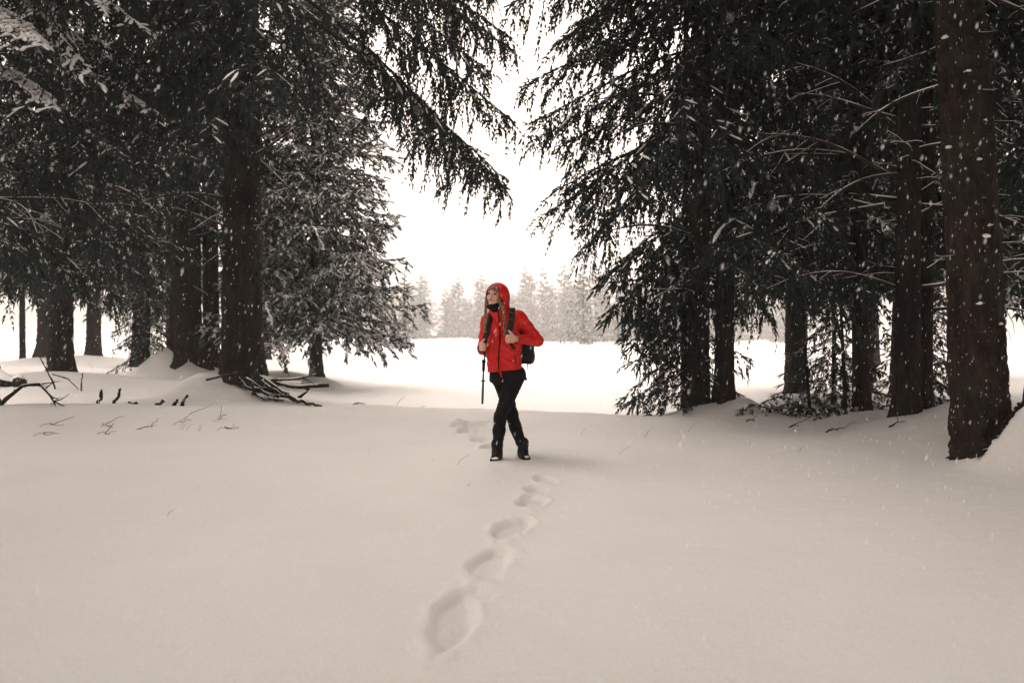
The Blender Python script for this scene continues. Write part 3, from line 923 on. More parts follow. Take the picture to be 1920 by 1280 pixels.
stick('bent_branch', [gp(-10.9, 16, 0.0), gp(-11.0, 16, 0.3), gp(-11.2, 16, 0.55)], 0.02, 0.01, 'dark twig leaning out of the bank below the broad trunk', 0.0, seed=47, twigs=2)
for k, (x, y, dx, h) in enumerate(((-6.05, 10.9, 0.05, 0.20), (-5.85, 10.95, 0.10, 0.22), (-5.38, 11.1, 0.20, 0.05), (-5.12, 11.2, 0.10, 0.10), (-4.9, 11.0, 0.11, 0.17), (-5.6, 11.3, -0.22, 0.03))):
    stick('limb_stub', [gp(x, y, -0.05), gp(x + dx * 0.5, y, h * 0.5), gp(x + dx, y, h)], r.uniform(0.02, 0.04), 0.016, 'short dark limb stub poking up through the snow below the thick trunk', 0.6, 'limb stubs below the thick trunk', seed=60 + k)
for k in range(8):
    x, y = -5.9 + k * 0.31 + r.uniform(-0.1, 0.1), 9.3 + r.uniform(-0.6, 0.6)
    l = r.uniform(0.06, 0.22)
    stick('twig', [gp(x, y, 0.0), gp(x + l * 0.5, y, 0.03), gp(x + l, y + r.uniform(-0.1, 0.1), r.uniform(0.0, 0.06))], 0.0035, 0.002, 'thin dark twig lying on the snow before the limb stubs', 0, 'twigs on the snow', cat='twig', seed=80 + k, twigs=2, sides=5)
for k, (x, y) in enumerate(((3.05, 9.7), (3.75, 8.9), (4.3, 8.5), (3.5, 9.4), (4.0, 9.9), (4.2, 7.2), (4.55, 6.2), (-2.6, 12.2), (-2.0, 14.5))):
    l = r.uniform(0.10, 0.22)
    stick('twig', [gp(x, y, 0.0), gp(x + l * 0.5, y, 0.035), gp(x + l, y + 0.03, 0.012)], 0.011, 0.006, 'small dark stick dropped on the snow near the trunks', 0.3, 'sticks near the trunks', cat='twig', seed=95 + k, twigs=1, sides=5)
# bark scraps and litter on the mound by the reddish trunk
for k in range(46):
    a = r.uniform(0, 1)
    x, y = 4.12 + 0.44 * a + r.uniform(-0.06, 0.06), 6.66 + r.uniform(-0.14, 0.05) + 0.06 * a
    s = r.uniform(0.015, 0.045)
    V, F = blobs(np.array([[0, 0, 0.0]]), np.array([[s * 1.5, s, s * 0.9]]), r)
    o = obj('bark_scrap', make_mesh('bark_scrap', V, [(F, 0)], [M['bark']], False), None, gp(x, y, 0.008))
    o.rotation_euler = (r.uniform(-0.6, 0.6), r.uniform(-0.6, 0.6), r.uniform(0, 6))
    tag(o, 'dark scrap of bark lying on the mound at the reddish trunk', 'bark', 'bark scraps on the mound')

# brushwood between the twin trunks and the slender one
for k in range(9):
    x, y = 3.5 + k * 0.12 + r.uniform(-0.05, 0.05), 10.55 + r.uniform(-0.25, 0.15)
    c = Crown()
    rb = np.random.default_rng(400 + k)
    c.add(branch(rb, 0.62, 0.65, 1.3, 0.0, 0.08, 0.05, 0.10, 0.022, pads=0.35, hang=0.5, bare=0.05))
    o = obj('spruce_bough', c.mesh('spruce_bough', M['needle_dust']), None, gp(x, y, 0.02))
    o.rotation_euler[2] = r.uniform(-0.6, 0.6) + (math.pi if k % 2 else 0)
    tag(o, 'snow-laden fallen spruce bough between the twin trunks and the thin stem', 'branch', 'fallen boughs between the trunks')

def grass_stem(x, y, h, lean, label, group, seed, n=1):
    rg = np.random.default_rng(seed)
    g = Geo()
    for _ in range(n):
        q = np.linspace(0, 1, 7)[:, None]
        d = np.array([lean + rg.uniform(-0.15, 0.15), rg.uniform(-0.2, 0.2), 1.0])
        P = d * h * q * rg.uniform(0.6, 1.0) + np.array([lean * 0.8, 0, -0.25]) * h * q ** 2 + np.array([rg.uniform(-0.05, 0.05) if n > 1 else 0, 0, -0.01])
        g.tube(P, np.linspace(0.0022, 0.001, 7), 4, 0)
    o = obj('grass_stem', g.mesh('grass_stem', [M['grass']]), None, gp(x, y))
    tag(o, label, 'grass', group)

grass_stem(-2.37, 5.10, 0.12, 0.25, 'single dry stem alone on the open snow', None, 1)
grass_stem(-0.50, 6.75, 0.16, 0.45, 'dry stem beside the hiker', None, 2)
for k, (x, y, h, n) in enumerate(((-6.8, 9.0, 0.34, 5), (-6.45, 8.8, 0.26, 4), (-6.2, 8.6, 0.16, 3), (-4.1, 9.3, 0.18, 3), (-3.9, 9.2, 0.14, 2), (-3.5, 9.4, 0.15, 2),
                                  (1.05, 7.3, 0.26, 1), (1.5, 8.4, 0.2, 2), (2.1, 8.9, 0.3, 1), (0.8, 8.6, 0.2, 1), (2.5, 8.0, 0.14, 2), (-1.9, 12.5, 0.3, 2), (-0.36, 6.0, 0.1, 1), (3.0, 7.7, 0.14, 2))):
    grass_stem(x, y, h, r.uniform(0.1, 0.4), 'dry grass stems poking through the snow', 'dry grass stems in the snow', 10 + k, n)

# ------------------------------------------------------------------ the hiker
class Field:
    """signed-distance grid: smooth unions of rounded cones and ellipsoids, meshed as one surface"""
    def __init__(s, lo, hi, h):
        s.lo = np.array(lo, float)
        s.h = h
        s.n = np.ceil((np.array(hi, float) - s.lo) / h).astype(int) + 1
        s.f = np.full(s.n, 1.0, np.float32)
    def box(s, lo, hi, m):
        a = np.clip(np.floor((np.array(lo) - m - s.lo) / s.h).astype(int), 0, s.n)
        b = np.clip(np.ceil((np.array(hi) + m - s.lo) / s.h).astype(int) + 1, 0, s.n)
        sl_ = tuple(slice(p, q) for p, q in zip(a, b))
        ax = [s.lo[k] + s.h * np.arange(a[k], b[k]) for k in range(3)]
        return sl_, np.stack(np.meshgrid(*ax, indexing='ij'), -1)
    def put(s, sl_, d, k, op):
        f = s.f[sl_]
        if op == 'add':
            t = np.clip(0.5 + 0.5 * (f - d) / k, 0, 1)
            s.f[sl_] = f * (1 - t) + d * t - k * t * (1 - t)
        else:
            t = np.clip(0.5 - 0.5 * (f + d) / k, 0, 1)
            s.f[sl_] = f * (1 - t) - d * t + k * t * (1 - t)
    def cone(s, a, b, ra, rb, k=0.02, op='add', flat=None):
        a, b = np.array(a, float), np.array(b, float)
        m = max(ra, rb) + k + 3 * s.h
        sl_, P = s.box(np.minimum(a, b), np.maximum(a, b), m)
        if P.size == 0:
            return
        ab = b - a
        t = np.clip(((P - a) @ ab) / (ab @ ab + 1e-12), 0, 1)
        d = np.linalg.norm(P - a - t[..., None] * ab, axis=-1) - (ra + (rb - ra) * t)
        s.put(sl_, d, k, op)
    def ell(s, c, rad, Rm=None, k=0.02, op='add'):
        c, rad = np.array(c, float), np.array(rad, float)
        m = rad.max() + k + 3 * s.h
        sl_, P = s.box(c, c, m)
        if P.size == 0:
            return
        Q = P - c
        if Rm is not None:
            Q = Q @ Rm
        q = np.linalg.norm(Q / rad, axis=-1)
        g_ = np.linalg.norm(Q / rad ** 2, axis=-1) + 1e-9
        s.put(sl_, q * (q - 1) / g_, k, op)
    def rbox(s, c, half, r_, Rm=None, k=0.02, op='add'):
        c, half = np.array(c, float), np.array(half, float)
        m = np.linalg.norm(half) + r_ + k + 3 * s.h
        sl_, P = s.box(c, c, m)
        Q = P - c
        if Rm is not None:
            Q = Q @ Rm
        q = np.abs(Q) - half
        d = np.linalg.norm(np.maximum(q, 0), axis=-1) + np.minimum(q.max(-1), 0) - r_
        s.put(sl_, d, k, op)
    def mesh(s):
        f = s.f
        s_ = f < 0
        n = np.array(f.shape) - 1
        crn = [(a, b, c) for a in (0, 1) for b in (0, 1) for c in (0, 1)]
        sub = lambda A, o: A[o[0]:o[0] + n[0], o[1]:o[1] + n[1], o[2]:o[2] + n[2]]
        cnt = sum(sub(s_, o).astype(np.int8) for o in crn)
        mask = (cnt > 0) & (cnt < 8)
        idx = np.argwhere(mask)
        acc = np.zeros((len(idx), 3))
        num = np.zeros(len(idx))
        for a in crn:
            for k in range(3):
                if a[k] == 0:
                    b = list(a)
                    b[k] = 1
                    fa = f[idx[:, 0] + a[0], idx[:, 1] + a[1], idx[:, 2] + a[2]]
                    fb = f[idx[:, 0] + b[0], idx[:, 1] + b[1], idx[:, 2] + b[2]]
                    cr = (fa < 0) != (fb < 0)
                    t = np.where(cr, fa / np.where(cr, fa - fb, 1), 0)
                    p = np.array(a, float)[None] + t[:, None] * (np.array(b) - np.array(a))[None]
                    acc += p * cr[:, None]
                    num += cr
        V = s.lo + s.h * (idx + acc / num[:, None])
        vid = np.full(mask.shape, -1, np.int64)
        vid[mask] = np.arange(len(idx))
        Q = []
        for k in range(3):
            o1, o2 = [(1, 2), (2, 0), (0, 1)][k]
            A = s_[tuple(slice(0, -1) if q == k else slice(1, -1) for q in range(3))]
            B = s_[tuple(slice(1, None) if q == k else slice(1, -1) for q in range(3))]
            e = np.argwhere(A != B)
            sg = A[A != B]
            e[:, o1] += 1
            e[:, o2] += 1
            def cell(d1, d2):
                c = e.copy()
                c[:, o1] += d1
                c[:, o2] += d2
                return vid[c[:, 0], c[:, 1], c[:, 2]]
            q = np.stack([cell(-1, -1), cell(0, -1), cell(0, 0), cell(-1, 0)], -1)
            q[~sg] = q[~sg][:, ::-1]
            Q.append(q)
        return V, np.vstack(Q)

def cloth_mat(name, base, rough, spec, wr=0.5, scale=18):
    m, t, b = material(name, base, rough, spec)
    n1 = noise(t, scale, 4)
    n2 = noise(t, 900, 1)
    a = bump(t, b, n1.outputs[0], wr, 0.012)
    bump(t, b, n2.outputs[0], 0.25, 0.001, a)
    c = ramp(t, n1.outputs[0], [(0.3, tuple(v * 0.8 for v in base)), (0.7, tuple(min(1, v * 1.12) for v in base))])
    t.links.new(c, b.inputs['Base Color'])
    return m

M['red'] = cloth_mat('red_shell', (0.58, 0.010, 0.008), 0.5, 0.25, 0.9, 14)
M['black'] = cloth_mat('black_fabric', (0.006, 0.006, 0.007), 0.75, 0.12, 0.7, 14)
M['pack'] = cloth_mat('pack_fabric', (0.007, 0.008, 0.009), 0.6, 0.2, 0.5, 22)
M['skin'] = material('skin', (0.62, 0.36, 0.26), 0.5, 0.35)[0]
M['lip'] = material('lip', (0.36, 0.10, 0.09), 0.45, 0.4)[0]
M['eye'] = material('eye', (0.03, 0.02, 0.015), 0.2, 0.5)[0]
M['brow'] = material('brow', (0.05, 0.03, 0.02), 0.8, 0.2)[0]
M['rubber'] = material('boot_leather', (0.007, 0.006, 0.006), 0.6, 0.2)[0]
M['metal'] = material('pole_alloy', (0.03, 0.03, 0.033), 0.35, 0.5)[0]
def hair_mat():
    m, t, b = material('hair', (0.17, 0.095, 0.045), 0.5, 0.4)
    n = noise(t, 90, 3, sc3=(1, 1, 0.3))
    t.links.new(ramp(t, n.outputs[0], [(0.3, (0.07, 0.04, 0.02)), (0.7, (0.33, 0.20, 0.10))]), b.inputs['Base Color'])
    return m
M['hair'] = hair_mat()
def knit_mat():
    m, t, b = material('knit', (0.25, 0.1, 0.12), 0.9, 0.1)
    n = noise(t, 70, 2)
    t.links.new(ramp(t, n.outputs[0], [(0.38, (0.05, 0.035, 0.05)), (0.5, (0.22, 0.07, 0.08)), (0.64, (0.42, 0.22, 0.22))]), b.inputs['Base Color'])
    bump(t, b, n.outputs[0], 0.6, 0.004)
    return m
M['knit'] = knit_mat()

PX, PY = -0.025, 6.94
PZ = gz(PX, PY) - 0.05
person = bpy.data.objects.new('person', None)
person.location = (PX, PY, PZ)
col.objects.link(person)
tag(person, 'hiker in a red hooded jacket and black trousers standing with legs crossed, holding pack straps', 'person')

HC = np.array([-0.128, -0.01, 1.562])
HR = np.array((Matrix.Rotation(R(-24), 3, 'Z') @ Matrix.Rotation(R(-9), 3, 'X') @ Matrix.Rotation(R(4), 3, 'Y')))
HS = 0.96
def hp(x, y, z):
    return HC + HR @ (np.array([x, y, z]) * HS)

# joints
SH_A, EL_A, WR_A = np.array([-0.200, 0.05, 1.335]), np.array([-0.243, 0.09, 1.065]), np.array([-0.252, -0.09, 1.075])
SH_B, EL_B, WR_B = np.array([0.085, 0.00, 1.365]), np.array([0.262, 0.03, 1.145]), np.array([0.070, -0.155, 1.165])
HIP_A, KN_A, AN_A = np.array([-0.090, 0.03, 0.86]), np.array([0.020, 0.05, 0.46]), np.array([0.127, 0.05, 0.10])     # her right leg, behind
HIP_B, KN_B, AN_B = np.array([0.068, 0.00, 0.86]), np.array([-0.082, -0.10, 0.45]), np.array([-0.113, -0.01, 0.10])   # her left leg, crossing in front

def finger(F, pts, r0, r1, k=0.004):
    n = len(pts)
    for q in range(n - 1):
        F.cone(pts[q], pts[q + 1], r0 + (r1 - r0) * q / (n - 1), r0 + (r1 - r0) * (q + 1) / (n - 1), k)

# ---- body: one surface, head to ankles
B_ = Field((-0.34, -0.32, 0.05), (0.34, 0.2, 1.71), 0.006)
B_.ell((-0.03, 0.03, 0.92), (0.13, 0.09, 0.12), None, 0.05)
B_.cone((-0.03, 0.03, 0.95), (-0.065, 0.03, 1.28), 0.085, 0.095, 0.05)
B_.cone(SH_A + [0.03, 0, -0.01], SH_B + [-0.03, 0, -0.01], 0.045, 0.045, 0.05)
for a, b, c in ((SH_A, EL_A, WR_A), (SH_B, EL_B, WR_B)):
    B_.cone(a, b, 0.040, 0.033, 0.02)
    B_.cone(b, c, 0.033, 0.024, 0.02)
for a, b, c in ((HIP_A, KN_A, AN_A), (HIP_B, KN_B, AN_B)):
    B_.cone(a, b, 0.070, 0.045, 0.03)
    B_.cone(b, c, 0.045, 0.032, 0.02)
B_.cone((-0.085, 0.03, 1.33), hp(0, 0.03, -0.06), 0.055, 0.052, 0.03)
E = lambda c, rad, k=0.012, op='add': B_.ell(hp(*c), np.array(rad) * HS, HR, k, op)
E((0, 0.015, 0.03), (0.073, 0.092, 0.085), 0.02)
E((0, -0.018, -0.035), (0.057, 0.068, 0.078), 0.02)
E((0, -0.066, -0.090), (0.021, 0.020, 0.020), 0.02)
for s in (-1, 1):
    E((s * 0.036, -0.056, -0.030), (0.026, 0.026, 0.028), 0.02)
    E((s * 0.073, 0.012, -0.005), (0.010, 0.02, 0.03), 0.01)
B_.cone(hp(-0.034, -0.079, 0.024), hp(0.034, -0.079, 0.024), 0.011, 0.011, 0.015)
for s in (-1, 1):
    E((s * 0.031, -0.098, 0.004), (0.017, 0.018, 0.011), 0.010, 'sub')
B_.cone(hp(0, -0.087, 0.016), hp(0, -0.106, -0.026), 0.008, 0.0115, 0.010)
for s in (-1, 1):
    E((s * 0.012, -0.094, -0.030), (0.008, 0.010, 0.007), 0.006)
B_.cone(hp(-0.018, -0.083, -0.057), hp(0.018, -0.083, -0.057), 0.007, 0.007, 0.012)
# hand on the near strap: fingers wrap round it, knuckles towards the viewer
hb = np.array([0.022, -0.200, 1.168])
B_.cone(WR_B, hb + [0.018, 0.012, 0.0], 0.024, 0.024, 0.015)
B_.ell(hb + [0.010, 0.004, 0.0], (0.030, 0.020, 0.040), None, 0.012)
for q, (dz, ln) in enumerate(((0.032, 0.9), (0.012, 1.0), (-0.009, 0.97), (-0.028, 0.8))):
    o_ = hb + [0, 0, dz]
    finger(B_, [o_ + [0.004, -0.012, 0], o_ + [-0.030 * ln, -0.022, -0.003], o_ + [-0.052 * ln, -0.004, -0.006], o_ + [-0.040 * ln, 0.016, -0.008]], 0.0100, 0.0082)
finger(B_, [hb + [0.012, -0.004, 0.030], hb + [-0.008, -0.012, 0.054], hb + [-0.026, -0.010, 0.070]], 0.0115, 0.0085)
# hand on the far strap: seen from the back of the fingers, thumb up
ha = np.array([-0.252, -0.135, 1.095])
B_.cone(WR_A, ha + [0, 0.02, -0.005], 0.024, 0.023, 0.015)
B_.ell(ha, (0.026, 0.026, 0.038), None, 0.012)
for q, (dz, ln) in enumerate(((0.030, 0.9), (0.010, 1.0), (-0.010, 0.97), (-0.028, 0.8))):
    o_ = ha + [0, 0, dz]
    finger(B_, [o_ + [-0.014, -0.012, 0], o_ + [0.006, -0.036 * ln, -0.002], o_ + [0.030 * ln, -0.034, -0.005], o_ + [0.040 * ln, -0.014, -0.007]], 0.0100, 0.0082)
finger(B_, [ha + [-0.004, -0.008, 0.028], ha + [0.012, -0.02, 0.052], ha + [0.026, -0.02, 0.066]], 0.0115, 0.0085)
V, Q = B_.mesh()
obj('body', make_mesh('body', V, [(Q, 0)], [M['skin']]), person)

# ---- face pieces
def ellipsoid_mesh(name, c, rad, Rm, mat, n=10, m=14):
    u = np.linspace(0, np.pi, n)
    v = np.arange(m) * 2 * np.pi / m
    U, W = np.meshgrid(u, v, indexing='ij')
    P = np.stack([np.sin(U) * np.cos(W), np.sin(U) * np.sin(W), np.cos(U)], -1).reshape(-1, 3) * np.array(rad)
    i = np.arange(n - 1)[:, None] * m
    j = np.arange(m)[None]
    F = np.stack([i + j, i + m + j, i + m + (j + 1) % m, i + (j + 1) % m], -1).reshape(-1, 4)
    return make_mesh(name, P @ Rm.T + np.array(c), [(F, 0)], [mat])
for s in (-1, 1):
    obj('eye', ellipsoid_mesh('eye', hp(s * 0.030, -0.0815, 0.004), (0.0165, 0.009, 0.0085), HR, M['eye']), person)
    g = Geo()
    q = np.linspace(0, 1, 6)
    g.tube([hp(s * (0.013 + 0.036 * t), -0.0925 + 0.012 * t * t, 0.024 + 0.006 * math.sin(t * 2.4)) for t in q], np.array([0.003, 0.0036, 0.0036, 0.003, 0.0025, 0.0015]), 6)
    obj('eyebrow', g.mesh('eyebrow', [M['brow']]), person)
obj('lips', ellipsoid_mesh('lips', hp(0, -0.0865, -0.057), (0.021, 0.0068, 0.0085), HR, M['lip']), person)

# ---- jacket with hood
J = Field((-0.36, -0.26, 0.80), (0.38, 0.26, 1.74), 0.0068)
J.rbox((-0.045, 0.02, 0.97), (0.090, 0.052, 0.12), 0.064, rot(R(-6)), 0.04)
J.rbox((-0.062, 0.025, 1.17), (0.085, 0.045, 0.10), 0.066, rot(R(-6)), 0.05)
J.cone(SH_A + [0.05, 0, -0.015], SH_B + [-0.05, 0, -0.015], 0.072, 0.072, 0.05)
J.cone(SH_A, EL_A, 0.064, 0.056, 0.035)
J.cone(EL_A, WR_A + [0, 0.01, 0], 0.055, 0.044, 0.02)
J.cone(SH_B, EL_B, 0.066, 0.055, 0.035)
J.cone(EL_B, WR_B, 0.054, 0.043, 0.02)
J.cone((-0.09, 0.02, 1.36), (-0.115, -0.01, 1.455), 0.090, 0.076, 0.035)
J.ell(hp(0.008, 0.030, 0.008), np.array((0.112, 0.118, 0.122)), HR, 0.03)
J.cone(hp(0.01, 0.05, -0.04), (-0.075, 0.06, 1.40), 0.095, 0.09, 0.04)
# hollow for head and neck, opening for the face
J.ell(hp(0, 0.012, 0.0), np.array((0.088, 0.100, 0.112)), HR, 0.01, 'sub')
J.ell(hp(-0.002, -0.115, 0.006), np.array((0.079, 0.105, 0.104)), HR, 0.014, 'sub')
J.cone((-0.122, -0.06, 1.50), (-0.120, -0.035, 1.445), 0.062, 0.048, 0.012, 'sub')
J.cone((-0.128, -0.14, 1.50), (-0.104, -0.125, 1.425), 0.030, 0.006, 0.012, 'sub')
# flat hem and cuffs
J.rbox((-0.045, 0.02, 0.765), (0.4, 0.4, 0.10), 0.002, np.array(Matrix.Rotation(R(-6), 3, 'Y')), 0.012, 'sub')
fa = (WR_A - EL_A) / np.linalg.norm(WR_A - EL_A)
fb = (WR_B - EL_B) / np.linalg.norm(WR_B - EL_B)
J.cone(WR_A - fa * 0.005, WR_A + fa * 0.06, 0.036, 0.036, 0.008, 'sub')
J.cone(WR_B - fb * 0.005, WR_B + fb * 0.06, 0.036, 0.036, 0.008, 'sub')
V, Q = J.mesh()
f1 = np.abs(np.sin(V[:, 2] * 30 + 5 * np.sin(V[:, 0] * 9 + 1.0) + V[:, 1] * 22)) ** 0.5
f2 = np.abs(np.sin(V[:, 0] * 34 + V[:, 2] * 17 - V[:, 1] * 20 + 2 * np.sin(V[:, 2] * 26))) ** 0.6
nrm = 1.3 * (f1 + f2 - 1.3) + 0.4 * np.sin(V[:, 2] * 62 + 3 * np.sin(V[:, 0] * 21) + 2 * np.sin(V[:, 1] * 17)) * 0.5 + np.sin(V[:, 0] * 55 - V[:, 2] * 37 + V[:, 1] * 44) * 0.5
amp = 0.0065 * np.clip((1.46 - V[:, 2]) / 0.1, 0.2, 1)
ctr = np.array([-0.06, 0.03, 0])
dirn = V - ctr
dirn[:, 2] = 0
dirn /= np.linalg.norm(dirn, axis=1)[:, None] + 1e-6
V = V + dirn * (amp * nrm)[:, None]
JV = V
jacket = obj('jacket', make_mesh('jacket', V, [(Q, 0)], [M['red']]), person)

def front(x, z, dy=0.0, rad=0.018):
    """a point on the front of the jacket"""
    m = (np.abs(JV[:, 0] - x) < rad) & (np.abs(JV[:, 2] - z) < rad)
    return np.array([x, (JV[m, 1].min() if m.any() else -0.09) + dy, z])
g = Geo()
zz = np.linspace(1.425, 0.885, 22)
g.tube([front(-0.105 + 0.02 * t + 0.012 * math.sin(t * 5), z, -0.001) for t, z in zip(np.linspace(0, 1, 22), zz)], 0.0062, 6)
obj('zip', g.mesh('zip', [M['black']]), jacket)
g = Geo()
g.tube([front(-0.085, 0.89, -0.004), front(-0.085, 0.89, -0.006) + [0.004, -0.004, -0.04], front(-0.085, 0.89) + [0.018, -0.006, -0.085]], [0.008, 0.009, 0.005], 6)
obj('zip_flap', g.mesh('zip_flap', [M['red']]), jacket)
g = Geo()
g.tube([front(0.048, 1.02), front(0.056, 0.98), front(0.068, 0.93)], 0.003, 5)
obj('pocket_seam', g.mesh('pocket_seam', [M['black']]), jacket)
for w_, f_, rr in ((WR_A, fa, 0.041), (WR_B, fb, 0.040)):
    g = Geo()
    g.tube([w_ - fa * 0 - f_ * 0.004, w_ + f_ * 0.008], [rr, rr * 0.95], 16, cap=False)
    obj('cuff', g.mesh('cuff', [M['black']]), jacket)

# ---- neck gaiter, headband, hair
G_ = Field((-0.26, -0.2, 1.36), (0.02, 0.12, 1.56), 0.005)
G_.cone((-0.105, 0.01, 1.40), (-0.120, -0.030, 1.455), 0.062, 0.058, 0.02)
G_.ell(hp(0, -0.045, -0.118), (0.052, 0.050, 0.026), HR, 0.02)
G_.ell(hp(0, -0.03, -0.02), (0.060, 0.070, 0.072), HR, 0.006, 'sub')
V, Q = G_.mesh()
obj('neck_gaiter', make_mesh('neck_gaiter', V + 0.0015 * np.sin(V[:, 2:3] * 300) * np.array([[1, 1, 0]]), [(Q, 0)], [M['black']]), person)
K_ = Field((-0.26, -0.18, 1.53), (0.02, 0.14, 1.72), 0.0045)
K_.ell(hp(0, 0.012, 0.034), np.array((0.079, 0.098, 0.084)), HR, 0.01)
K_.ell(hp(0, -0.05, -0.062), (0.16, 0.16, 0.095), HR, 0.006, 'sub')
K_.ell(hp(0, 0.02, 0.03), (0.066, 0.085, 0.08), HR, 0.004, 'sub')
V, Q = K_.mesh()
obj('headband', make_mesh('headband', V, [(Q, 0)], [M['knit']]), person)
def braid(pts):
    g = Geo()
    pts = np.array(pts)
    n = 15
    u = np.linspace(0, len(pts) - 1, n)
    P = np.stack([np.interp(u, np.arange(len(pts)), pts[:, k]) for k in range(3)], -1)
    for k, p in enumerate(P):
        th = 0.0125 * (1 - 0.35 * k / n)
        for s in (-1, 1):
            t = np.linspace(-1, 1, 7)
            q = p[None] + np.stack([s * (0.006 + 0.004 * t), -0.004 * s * t, 0.016 * t * 1.1], -1)
            g.tube(q, th * np.sqrt(np.clip(1.02 - t * t, 0.02, 1)) * 0.78, 7)
    t = np.linspace(0, 1, 6)[:, None]
    g.tube(P[-1] + np.array([0.01, -0.01, -0.065]) * t, np.array([0.006, 0.012, 0.016, 0.016, 0.012, 0.004]), 8)
    return g.mesh('braid', [M['hair']])
obj('braid', braid([hp(-0.058, -0.07, -0.045), front(-0.215, 1.43, -0.016, 0.03), front(-0.222, 1.36, -0.014, 0.03), front(-0.224, 1.26, -0.016, 0.03)]), person)
obj('braid', braid([hp(0.064, -0.062, -0.04), front(-0.055, 1.43, -0.016, 0.03), front(-0.047, 1.35, -0.016, 0.03), front(-0.040, 1.24, -0.016, 0.03)]), person)

# ---- trousers and the black layer below the jacket
T_ = Field((-0.26, -0.24, 0.10), (0.26, 0.24, 1.0), 0.006)
T_.rbox((-0.025, 0.02, 0.83), (0.085, 0.03, 0.03), 0.068, rot(R(-6)), 0.04)
for a, b, c, kk in ((HIP_A, KN_A, AN_A, 0.025), (HIP_B, KN_B, AN_B, 0.012)):
    T_.cone(a + [0, 0, -0.03], b, 0.090, 0.059, kk)
    T_.cone(b, b + (c - b) * 0.38, 0.059, 0.057, 0.02)
    T_.cone(b + (c - b) * 0.38, c + [0, 0, 0.03], 0.057, 0.043, 0.02)
V, Q = T_.mesh()
V = V + np.stack([np.sin(V[:, 2] * 61 + 9 * np.sin(V[:, 0] * 23 + V[:, 2] * 5)) * 0.0016, np.sin(V[:, 2] * 60 + V[:, 0] * 50) * 0.004, V[:, 2] * 0], -1)
obj('trousers', make_mesh('trousers', V, [(Q, 0)], [M['black']]), person)
L_ = Field((-0.28, -0.24, 0.70), (0.26, 0.26, 1.0), 0.006)
L_.rbox((-0.035, 0.022, 0.85), (0.085, 0.038, 0.045), 0.054, rot(R(-6)), 0.04)
L_.cone((-0.150, -0.01, 0.85), (-0.158, -0.02, 0.78), 0.028, 0.026, 0.03)
L_.cone((0.085, 0.02, 0.85), (0.155, 0.02, 0.785), 0.040, 0.014, 0.03)
L_.rbox((-0.02, 0.0, 0.69), (0.4, 0.4, 0.07), 0.002, np.array(Matrix.Rotation(R(-3), 3, 'Y')), 0.01, 'sub')
V, Q = L_.mesh()
obj('under_layer', make_mesh('under_layer', V, [(Q, 0)], [M['black']]), person)

# ---- boots
for an, tx in ((AN_A, 0.035), (AN_B, -0.025)):
    F_ = Field((an[0] - 0.12, an[1] - 0.28, -0.01), (an[0] + 0.12, an[1] + 0.14, 0.26), 0.005)
    F_.cone(an + [0, 0.005, 0.09], an + [0, 0.01, -0.02], 0.050, 0.050, 0.02)
    F_.cone(an + [0, 0.03, -0.055], an + [tx, -0.15, -0.060], 0.044, 0.043, 0.03)
    F_.cone(an + [0, -0.02, 0.0], an + [tx * 0.7, -0.11, -0.045], 0.045, 0.038, 0.03)
    F_.cone(an + [0, 0, 0.075], an + [0, 0, 0.085], 0.056, 0.056, 0.01)
    F_.rbox(an + [0, 0, -0.20], (0.4, 0.4, 0.095), 0.002, None, 0.006, 'sub')
    V, Q = F_.mesh()
    b = obj('boot', make_mesh('boot', V, [(Q, 0)], [M['rubber']]), person)
    g = Geo()
    for k in range(4):
        z, y = 0.03 - 0.022 * k, -0.052 - 0.026 * k
        c = an + [tx * 0.2 * k, y, z]
        g.tube([c + [-0.026, 0.012, 0.002], c + [0, -0.004, 0], c + [0.026, 0.012, 0.002]], 0.004, 5)
    obj('lace', g.mesh('lace', [M['metal']]), b)
    V, Fs = blobs(np.array([an + [tx * 0.9, -0.14, -0.022], an + [tx * 0.5, -0.09, -0.005]]), np.array([[0.03, 0.035, 0.014], [0.022, 0.02, 0.012]]), np.random.default_rng(int(abs(an[0]) * 1000)))
    obj('snow_cake', make_mesh('snow_cake', V, [(Fs, 0)], [M['snow']]), b)

# ---- backpack (worn): body, lid, straps
pack = bpy.data.objects.new('backpack', None)
pack.location = (PX, PY, PZ)
col.objects.link(pack)
tag(pack, 'black hiking backpack worn on the back of the hiker in red', 'backpack')
K = Field((-0.3, 0.0, 0.85), (0.32, 0.42, 1.52), 0.007)
K.rbox((0.02, 0.20, 1.11), (0.075, 0.05, 0.13), 0.06, rot(R(-10)), 0.03)
K.rbox((0.12, 0.14, 1.03), (0.075, 0.05, 0.07), 0.04, rot(R(-10)), 0.03)
V, Q = K.mesh()
V = V + np.sin(V[:, 2:3] * 45 + V[:, 0:1] * 30) * 0.004
pb = obj('pack_body', make_mesh('pack_body', V, [(Q, 0)], [M['pack']]), pack)
K = Field((-0.25, 0.05, 1.18), (0.28, 0.38, 1.42), 0.007)
K.rbox((0.0, 0.20, 1.285), (0.07, 0.05, 0.015), 0.045, rot(R(-10)), 0.02)
V, Q = K.mesh()
obj('lid', make_mesh('lid', V, [(Q, 0)], [M['pack']]), pack)
